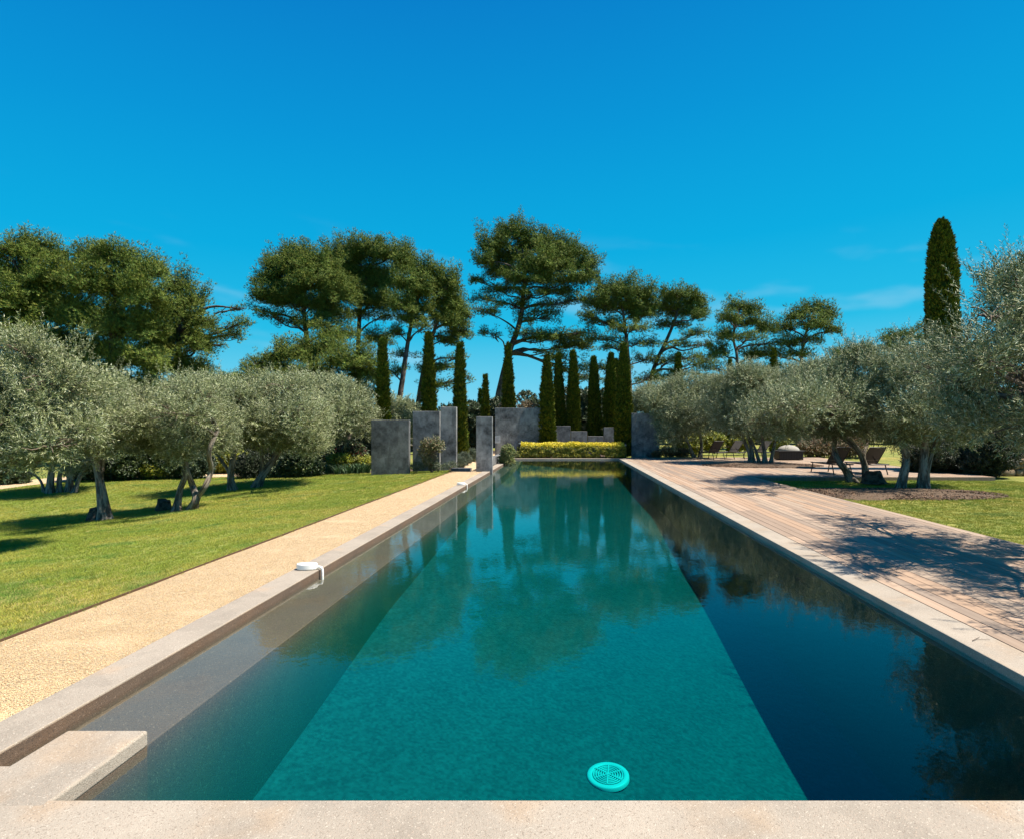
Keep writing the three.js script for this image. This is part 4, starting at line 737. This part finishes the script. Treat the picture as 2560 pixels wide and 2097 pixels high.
pineTree('loose-crowned pine, rightmost of the background pines', 48, [[1655, 870], [1657, 780], [1661, 725], [1668, 690], [1680, 660]], 0.24,
  [[1684, 640, 24, 18], [1714, 652, 22, 22], [1650, 655, 28, 18], [1690, 672, 36, 20], [1725, 685, 18, 14], [1628, 680, 24, 18], [1625, 712, 28, 13, 0.7], [1672, 705, 40, 12, 0.7], [1600, 735, 36, 13, 0.6], [1655, 735, 34, 14, 0.6]], { seed: 421 });
pineTree('distant pine top left of the big broad cypress', 60, [[1858, 860], [1860, 780], [1858, 720]], 0.24, [[1845, 700, 22, 13], [1872, 693, 22, 12], [1858, 720, 34, 16], [1905, 678, 13, 12, 0.7], [1900, 700, 20, 12]], { seed: 431, density: 20 });
pineTree('round-headed tree behind the leaning olives', 52, [[1765, 870], [1766, 790], [1766, 750]], 0.24, [[1752, 728, 28, 16], [1785, 730, 24, 14], [1766, 750, 44, 20]], { seed: 441, density: 20 });

// ---- shrubs and flowers
function shrub(name, label, category, kind, Z, blobs, { seed = 1, density = 260, size = 1.2, group = null, material = leafy, gap = 0.18, spread = 0.15, shell = 0.6, up = 0.6, flat = 1, ground = null } = {}) {
  const B0 = deepen(blobs, Z, spread, seed, flat), x = B0[0].c.x, root = V(x, ground ?? height(x, Z), -Z), t = thing(name, label, category, group, root), B = B0.map((b) => ({ ...b, c: b.c.sub(root) })), R = rng(seed), stems = [];
  for (const b of B) for (let k = 0; k < 4; k++) stems.push(tube([V((R() - 0.5) * 0.12, -0.03, (R() - 0.5) * 0.12), V(b.c.x * 0.4 + (R() - 0.5) * 0.15, b.c.y * 0.5, b.c.z * 0.4), V(b.c.x + (R() - 0.5) * b.r.x, Math.max(0.06, b.c.y + (R() - 0.3) * b.r.y), b.c.z + (R() - 0.5) * b.r.z)], 0.014, 0.005, { radial: 4, steps: 5, knot: 0 }));
  part('stems', mergeGeometries(stems), M.twig, t).userData = { kind: 'stuff' };
  const all = fill(B, density, size, seed + 9, { shell, up, lump: 0.3, gap, freq: 3, floor: 0.0 });
  sprays[kind].forEach((g, k, a) => scatter('leaves', g, material, all.filter((_, i) => i % a.length === k), t, seed + k, 0.25, 0.1)); return t;
}
const bedS = 'shrubs in the bed behind the lawn';
shrub('shrub', 'bright green shrub at the left edge beyond the gravel path', 'shrub', 'green', -onGround(15, 1001).z, [[15, 965, 34, 32], [-20, 960, 30, 40], [30, 985, 20, 16]], { seed: 501, group: bedS, size: 1.6 });
shrub('shrub', 'dark green shrub right of the multi-stemmed olive', 'shrub', 'dark', -onGround(195, 994).z, [[195, 955, 34, 34], [170, 965, 26, 26], [222, 965, 26, 26]], { seed: 502, group: bedS, size: 1.8 });
shrub('shrub', 'leafy mid-green shrub with yellowish leaves behind the upright trunk', 'shrub', 'green', -onGround(262, 992).z, [[262, 950, 34, 34], [240, 968, 24, 20], [285, 965, 26, 24]], { seed: 503, group: bedS, size: 1.7 });
shrub('shrub', 'loose green shrub left of the forked olive', 'shrub', 'green', -onGround(330, 990).z, [[330, 948, 34, 32], [305, 940, 26, 26], [352, 962, 28, 24]], { seed: 504, group: bedS, size: 1.7 });
shrub('shrub', 'small acid-yellow shrub in front of the loose green shrub', 'shrub', 'yellow', -onGround(318, 991).z, [[318, 970, 22, 11], [340, 974, 16, 8]], { seed: 505, group: bedS, size: 1.3 });
shrub('shrub', 'blue-green shrub seen through the forked olive', 'shrub', 'bluegreen', -onGround(408, 989).z, [[408, 962, 22, 26], [388, 970, 16, 16]], { seed: 506, group: bedS, size: 1.5 });
shrub('shrub', 'yellow shrub beside the bend of the gravel path', 'shrub', 'yellow', -onGround(448, 979).z, [[448, 958, 24, 18], [470, 955, 22, 16]], { seed: 507, group: bedS, size: 1.8 });
shrub('shrub', 'lime yellow shrub right of the Y-shaped trunk', 'shrub', 'yellow', -onGround(496, 977).z, [[496, 955, 18, 16]], { seed: 508, group: bedS, size: 1.8 });
shrub('shrub', 'clipped dark evergreen behind the thick leaning trunk', 'shrub', 'dark', -onGround(517, 988).z, [[517, 962, 18, 24], [538, 964, 16, 20], [500, 968, 12, 18]], { seed: 509, group: bedS, size: 1.5 });
shrub('shrub', 'grey-green shrub with coarse leaves left of the irises', 'shrub', 'green', -onGround(622, 985).z, [[622, 958, 30, 28], [598, 970, 18, 16], [645, 968, 18, 18]], { seed: 510, group: bedS, size: 1.6 });
shrub('shrub', 'low bright green shrub right of the thick leaning trunk', 'shrub', 'green', -onGround(575, 987).z, [[575, 972, 22, 14], [594, 968, 14, 14]], { seed: 511, group: bedS, size: 1.4 });
shrub('shrub', 'red-flowered shrub above the irises', 'shrub', 'red', -onGround(715, 975).z, [[715, 945, 26, 18], [735, 938, 18, 14]], { seed: 512, group: bedS, size: 1.7 });
shrub('shrub', 'yellow shrub just behind the irises', 'shrub', 'yellow', -onGround(706, 977).z, [[706, 954, 24, 10], [755, 956, 16, 8]], { seed: 513, group: bedS, size: 1.5 });
shrub('shrub', 'tall dark shrub at the back of the left garden', 'shrub', 'dark', 30, [[200, 925, 60, 34], [300, 920, 70, 34], [400, 922, 60, 30], [500, 920, 70, 30], [600, 922, 60, 30], [690, 925, 60, 28], [760, 925, 40, 28]], { seed: 514, group: bedS, size: 3.0, density: 70 });
shrub('rose_bush', 'rose bush with bronze young leaves before the grey slab', 'rose bush', 'rose', 22.6, [[893, 918, 20, 13], [882, 935, 13, 14], [904, 925, 12, 9], [888, 952, 11, 12]], { seed: 515, size: 1.0, density: 150, gap: 0.42 });
for (const [i, x0, y0, rx, ry, label] of [[0, 862, 966, 16, 7, 'low flowering ground cover left of the rose bush'], [1, 905, 964, 14, 6, 'low flowering ground cover right of the rose bush'], [2, 933, 963, 13, 6, 'low flowering ground cover below the tall narrow slab']]) shrub('ground_cover', label, 'ground cover', 'daisy', 22.5, [[x0, y0, rx, ry]], { seed: 520 + i, size: 0.8, group: 'ground cover at the foot of the slabs' });
for (const [i, x0, y0, Z, label] of [[0, 948, 957, 24.4, 'nearest lavender mound just beyond the step'], [1, 960, 948, 26.5, 'second lavender mound beyond the step'], [2, 974, 942, 29, 'farthest lavender mound beyond the step']]) shrub('lavender_bush', label, 'lavender', 'lavender', Z, [[x0, y0, 10, 10], [x0 + 6, y0 + 3, 7, 7]], { seed: 530 + i, size: 1.1, density: 340, group: 'lavender mounds by the path' });
shrub('variegated_shrub', 'pale yellow variegated shrub at the far left pool corner', 'shrub', 'variegated', 28.0, [[1050, 935, 11, 12], [1044, 950, 10, 11], [1054, 955, 8, 8], [1040, 960, 6, 7]], { seed: 540, size: 1.1, density: 330, ground: 0 });
shrub('variegated_shrub', 'small variegated shrub beside the left bollard light', 'shrub', 'variegated', 33.2, [[1066, 940, 8, 7]], { seed: 541, size: 1.1, density: 330, ground: 0 });
// yellow hedge
{
  const t = thing('euonymus_hedge', 'clipped golden hedge across the far end of the pool', 'hedge', null, V(0.42, -0.02, -33.75)), R = rng(551), top = [], side = [];
  for (let i = 0; i < 5200; i++) { const x = -2.85 + R() * 5.75, z = (R() - 0.5) * 1.0, y = 0.52 + 0.16 * noise3(x * 3, 1, z * 4, 4) + R() * 0.07 - 0.10 * Math.pow(Math.abs(z) / 0.5, 4); top.push({ p: V(x, y, z), d: V((R() - 0.5) * 0.8, 1, (R() - 0.5) * 0.8 + z * 0.6).normalize(), s: 1.0 + 0.9 * R() }); }
  for (let i = 0; i < 4200; i++) { const x = -2.88 + R() * 5.8, y = 0.03 + R() * 0.54, f = R() < 0.75 ? 0.5 : -0.5, z = f * (0.75 + 0.5 * noise3(x * 4, y * 6, 2, 8)) - f * 0.25 * R() * R(); if (noise3(x * 7, y * 9, 5, 3) < 0.34) continue; side.push({ p: V(x, y, z), d: V((R() - 0.5) * 0.9, 0.5, Math.sign(f)).normalize(), s: 0.9 + 0.9 * R() }); }
  for (let i = 0; i < 900; i++) { const s = R() < 0.5 ? -1 : 1; side.push({ p: V(s * (2.88 + (R() - 0.5) * 0.1), 0.03 + R() * 0.55, (R() - 0.5)), d: V(s, 0.4, (R() - 0.5) * 0.8).normalize(), s: 0.75 + 0.5 * R() }); }
  const stems = []; for (let i = 0; i < 30; i++) { const x = -2.7 + i * 0.187; for (let k = 0; k < 3; k++) stems.push(tube([V(x, 0, (k - 1) * 0.15), V(x + (R() - 0.5) * 0.2, 0.25, (R() - 0.5) * 0.5), V(x + (R() - 0.5) * 0.4, 0.5, (R() - 0.5) * 0.8)], 0.012, 0.005, { radial: 4, steps: 4, knot: 0 })); }
  part('stems', mergeGeometries(stems), M.twig, t).userData = { kind: 'stuff' };
  scatter('top_leaves', sprays.hedgeTop[0], leafy, top, t, 552, 0.2, 0.06); scatter('side_leaves', sprays.hedgeSide[0], leafy, side, t, 553, 0.3, 0.1);
}
// irises
{
  const R = rng(561), spots = [[660, 978], [672, 980], [684, 979], [697, 981], [709, 979], [721, 980], [733, 979], [745, 979], [757, 978], [678, 974], [702, 974], [728, 974], [750, 973]];
  spots.forEach(([dx, dy], i) => {
    const nth = ['first', 'second', 'third', 'fourth', 'fifth', 'sixth', 'seventh', 'eighth', 'ninth'], front = i < 9;
    const p = onGround(dx, dy, 0.005), t = thing('iris_clump', 'iris clump, ' + nth[front ? 8 - i : 12 - i] + ' in the ' + (front ? 'front' : 'back') + ' row counting left from the leftmost slab', 'iris', 'irises at the edge of the lawn', p);
    part('leaves', cluster((add) => {
      for (let k = 0; k < 34; k++) {
        const a = R() * 6.283, r = Math.sqrt(R()) * 0.16, H = 0.30 + R() * 0.20, lean = 0.05 + R() * 0.16, w = 0.014 + R() * 0.008, c = [[0.05, 0.12, 0.045], [0.08, 0.16, 0.07], [0.035, 0.09, 0.03], [0.16, 0.24, 0.13]][Math.floor(R() * 4)];
        const o = V(Math.cos(a) * r, 0, Math.sin(a) * r), s = V(-Math.sin(a + 0.6), 0, Math.cos(a + 0.6)).multiplyScalar(w), q = (t) => o.clone().add(V(Math.cos(a) * lean * t * t * (1 + t), H * t * (1.08 - 0.18 * t * t), Math.sin(a) * lean * t * t * (1 + t)));
        const ws = [1, 1.05, 0.85, 0]; for (let j = 0; j < 3; j++) { const A = q(j / 3), B = q((j + 1) / 3), s0 = s.clone().multiplyScalar(ws[j]), s1 = s.clone().multiplyScalar(ws[j + 1]); add([A.clone().add(s0), A.clone().sub(s0), B.clone().add(s1)], c); if (j < 2) add([B.clone().add(s1), A.clone().sub(s0), B.clone().sub(s1)], c); }
      }
    }), blade, t);
  });
}
// dark clipped shrubs, right
shrub('clipped_shrub', 'dark clipped evergreen behind the thick olive trunks', 'shrub', 'dark', 22.6, [[1950, 950, 55, 36], [1905, 955, 30, 30], [2000, 955, 40, 30]], { seed: 571, size: 1.7, density: 230, gap: 0.05, group: 'dark clipped shrubs on the right' });
shrub('clipped_shrub', 'dark clipped evergreen against the honey stone wall', 'shrub', 'dark', 21.4, [[2055, 930, 42, 46], [2085, 905, 26, 36], [2030, 960, 34, 26]], { seed: 572, size: 1.7, density: 230, gap: 0.05, group: 'dark clipped shrubs on the right' });
shrub('geranium', 'red flowering plant between the thick olive trunks', 'flowers', 'red', 23.4, [[1885, 937, 14, 10], [1892, 950, 12, 12]], { seed: 573, size: 1.3, ground: 0 });
shrub('shrub', 'low shrub with reddish leaves at the foot of the streaky slab', 'shrub', 'rust', 34.3, [[1385, 935, 20, 8], [1410, 937, 18, 7], [1360, 940, 10, 5]], { seed: 574, size: 1.3, ground: 0 });
shrub('shrub', 'yellow-green shrub beyond the far deck, behind the grey loungers', 'shrub', 'yellow', 37.5, [[1430, 918, 34, 16], [1470, 915, 26, 14], [1535, 918, 20, 12], [1610, 910, 18, 14]], { seed: 575, size: 2.4, density: 110 });
shrub('shrub', 'rusty-leaved shrub beyond the deck right of the covered box', 'shrub', 'rust', 35.2, [[1690, 928, 30, 16], [1725, 930, 26, 14], [1760, 925, 30, 18]], { seed: 576, size: 2.0, density: 130 });
shrub('shrub', 'rusty twiggy shrub peeping over the widest slab', 'shrub', 'rust', 38.5, [[1065, 842, 16, 9], [1090, 842, 16, 8], [1045, 848, 14, 10]], { seed: 577, size: 1.8, density: 90, gap: 0.35 });
shrub('shrub', 'wispy grey-green shrub above the widest slab', 'shrub', 'bluewood', 42, [[1088, 826, 22, 16, 0.5], [1105, 838, 18, 10, 0.6]], { seed: 578, size: 1.2, density: 60, gap: 0.35 });
const backS = 'green bushes beyond the slabs';
[[975, 862, 24, 26, 44, 'bush behind the gap left of the walk-end slab'], [1030, 850, 20, 22, 45, 'bush at the foot of the leaning pine trunk'], [1145, 850, 24, 30, 44, 'bush between the first and second cypresses of the hedge row'], [1175, 840, 24, 34, 46, 'bright bush behind the second and third cypresses'], [1210, 845, 26, 36, 45, 'green bush left of the dark cypress'], [1248, 845, 22, 36, 47, 'bush right of the dark cypress'], [925, 870, 20, 30, 44, 'bush right of the rose bush slab cypress'], [840, 860, 34, 26, 43, 'bush behind the pale pine trunk']].forEach(([x, y, rx, ry, Z, label], i) => shrub('bush', label, 'bush', 'bluewood', Z, [[x, y, rx, ry], [x + 5, y + ry, rx * 1.1, ry * 0.9], [x - 4, y + ry * 1.7, rx, ry]], { seed: 580 + i, size: 1.7, density: 34, gap: 0.2, group: backS, spread: 0.6 }));
// scrub along the far edge of the garden
{
  const R = rng(601), list = [];
  for (let i = 0; i < 9000; i++) { const x = -75 + R() * 150, Z = 62 + R() * 6, top = 1.6 + 1.9 * fbm2(x * 0.18, 3, 4, 12); list.push({ p: V(x, -0.2 + top * Math.pow(R(), 0.6), -Z), d: V(R() - 0.5, 1, R() - 0.3).normalize(), s: 4.2 + 2.5 * R() }); }
  const m = scatter('far_scrub', sprays.bluewood[0], leafy, list, scene, 602, 0.3, 0.12); m.userData = { kind: 'stuff', label: 'low green scrub along the far edge of the garden', category: 'scrub' };
}
// ---- grass blades, gravel chips, mulch chips, fallen twig
{
  const R = rng(611), tones = [[0.36, 0.42, 0.046], [0.46, 0.49, 0.070], [0.55, 0.53, 0.10], [0.66, 0.57, 0.22], [0.26, 0.34, 0.04]];
  const tuft = cluster((add) => { for (let i = 0; i < 16; i++) { const a = R() * 6.283, r = Math.sqrt(R()) * 0.045, o = V(Math.cos(a) * r, -0.004, Math.sin(a) * r), b = R() * 6.283, w = V(Math.cos(b), 0, Math.sin(b)).multiplyScalar(0.0024), tip = o.clone().add(V((R() - 0.5) * 0.045, 0.013 + R() * 0.017, (R() - 0.5) * 0.045)); add([o.clone().add(w), o.clone().sub(w), tip], tones[Math.floor(R() * tones.length)]); } });
  const put = (name, label, x0, x1, z0, z1, dens, keep, seed) => {
    const list = [], Q = rng(seed), n = Math.round((x1 - x0) * (z1 - z0) * dens);
    for (let i = 0; i < n; i++) { const x = x0 + Q() * (x1 - x0), Z = z0 + Q() * (z1 - z0); const sx = x / Z * 1500 + 1410; if (sx < -150 || sx > 2720 || Q() > Math.min(1, 6.5 / Z) || !keep(x, Z)) continue; const s = (0.8 + 0.5 * Q()) * Math.max(1, Math.sqrt(Z / 8)); list.push({ p: V(x, height(x, Z), -Z), d: V((Q() - 0.5) * 0.3, 1, (Q() - 0.5) * 0.3).normalize(), s }); }
    const m = scatter(name, tuft, blade, list, scene, seed, 0.2, 0.12, (p) => { const n = fbm2(p.x * 0.7 + 9, p.z * 1.3, 4, 31), rim = p.x < 0 ? sstep(-4.9, -4.3, p.x) * fbm2(p.x * 3, p.z * 2, 3, 39) * 0.5 : 0, d = sstep(0.40, 0.66, n + rim), g = sstep(0.62, 0.72, fbm2(p.x * 1.4, p.z * 1.9, 3, 37)); return [lerp(0.82, 1.15, d) * (1 - 0.35 * g), lerp(0.92, 1.05, d) * (1 - 0.15 * g), lerp(0.85, 1.3, d)]; }); m.userData = { kind: 'stuff', label, category: 'grass' };
  };
  put('lawn_grass', 'mown grass of the left lawn', -22, -4.20, 4.2, 25, 620, (x, Z) => Z < (x > bedFront[0][0] ? along(bedFront, x) : along(pathNear, x)) - 0.03 && (x < -4.28 || fbm2(x * 9, Z * 2.2, 3, 63) > 0.52 + (x + 4.28) * 2.5), 621);
  put('lawn_grass_001', 'mown grass of the right lawn', 6.40, 15, 7, 19.95, 560, (x, Z) => ((x - 8.6) / 2.7) ** 2 + ((Z - 16) / 1.3) ** 2 > 1, 622);
  const chip = new THREE.IcosahedronGeometry(0.0042, 0); chip.scale(1, 0.6, 0.8);
  const cc = []; for (let i = 0; i < chip.attributes.position.count; i++) cc.push(0.72, 0.535, 0.315); chip.setAttribute('color', new THREE.Float32BufferAttribute(cc, 3));
  const list = [], G = rng(631); for (let i = 0; i < 120000; i++) { const x = -4.25 + G() * 1.16, Z = 3.3 + Math.pow(G(), 2.3) * 19.5; if (x / Z * 1500 + 1410 < -60) continue; list.push({ p: V(x, -0.011 + (fbm2(x * 2, -Z * 2, 3, 3) - 0.5) * 0.016, -Z), d: V(G() - 0.5, 0.8, G() - 0.5).normalize(), s: 0.5 + 0.65 * G() }); }
  const m = scatter('gravel_chippings', chip, std({ vertexColors: true, roughness: 1 }), list, scene, 632, 0.3, 0.12); m.userData = { kind: 'stuff', label: 'loose buff chippings on the gravel walk', category: 'gravel' };
  const bark = new THREE.BoxGeometry(0.05, 0.008, 0.02), bc = []; for (let i = 0; i < bark.attributes.position.count; i++) bc.push(0.16, 0.10, 0.065); bark.setAttribute('color', new THREE.Float32BufferAttribute(bc, 3));
  const chips = [], K = rng(641); const ring = (cx, cz, rx, rz, n, y) => { for (let i = 0; i < n; i++) { const a = K() * 6.283, f = Math.sqrt(K()) * 1.05, x = cx + Math.cos(a) * rx * f, Z = cz + Math.sin(a) * rz * f; chips.push({ p: V(x, (y ?? height(x, Z)) + 0.015 + 0.075 * Math.max(0, 1 - f * f) * (0.6 + 0.8 * fbm2(x * 3, Z * 3, 3, y === undefined ? 5 : 8)) , -Z), d: V(K() - 0.5, 0.7, K() - 0.5).normalize(), s: 0.7 + 0.9 * K() }); } };
  ring(8.6, 16, 2.9, 1.5, 5200); ring(8.7, 26.4, 2.5, 1.7, 3600, 0.004);
  const b = scatter('mulch_chips', bark, std({ vertexColors: true, roughness: 1 }), chips, scene, 642, 0.45, 0.15); b.userData = { kind: 'stuff', label: 'loose bark chips on the mulch under the right-hand olives', category: 'mulch' };
  const tw = thing('fallen_twig', 'small forked dry twig lying on the near right coping', 'twig', null, V(3.14, 0.004, -4.55));
  part('stem', tube([V(-0.06, 0.002, 0.03), V(-0.01, 0.008, 0.0), V(0.05, 0.004, -0.05)], 0.003, 0.0015, { radial: 5, steps: 6, knot: 0 }), M.twig, tw);
  part('fork', tube([V(-0.02, 0.006, 0.006), V(0.03, 0.006, 0.012), V(0.09, 0.003, 0.008)], 0.002, 0.001, { radial: 5, steps: 6, knot: 0 }), M.twig, tw);
}
renderer.render(scene, camera);
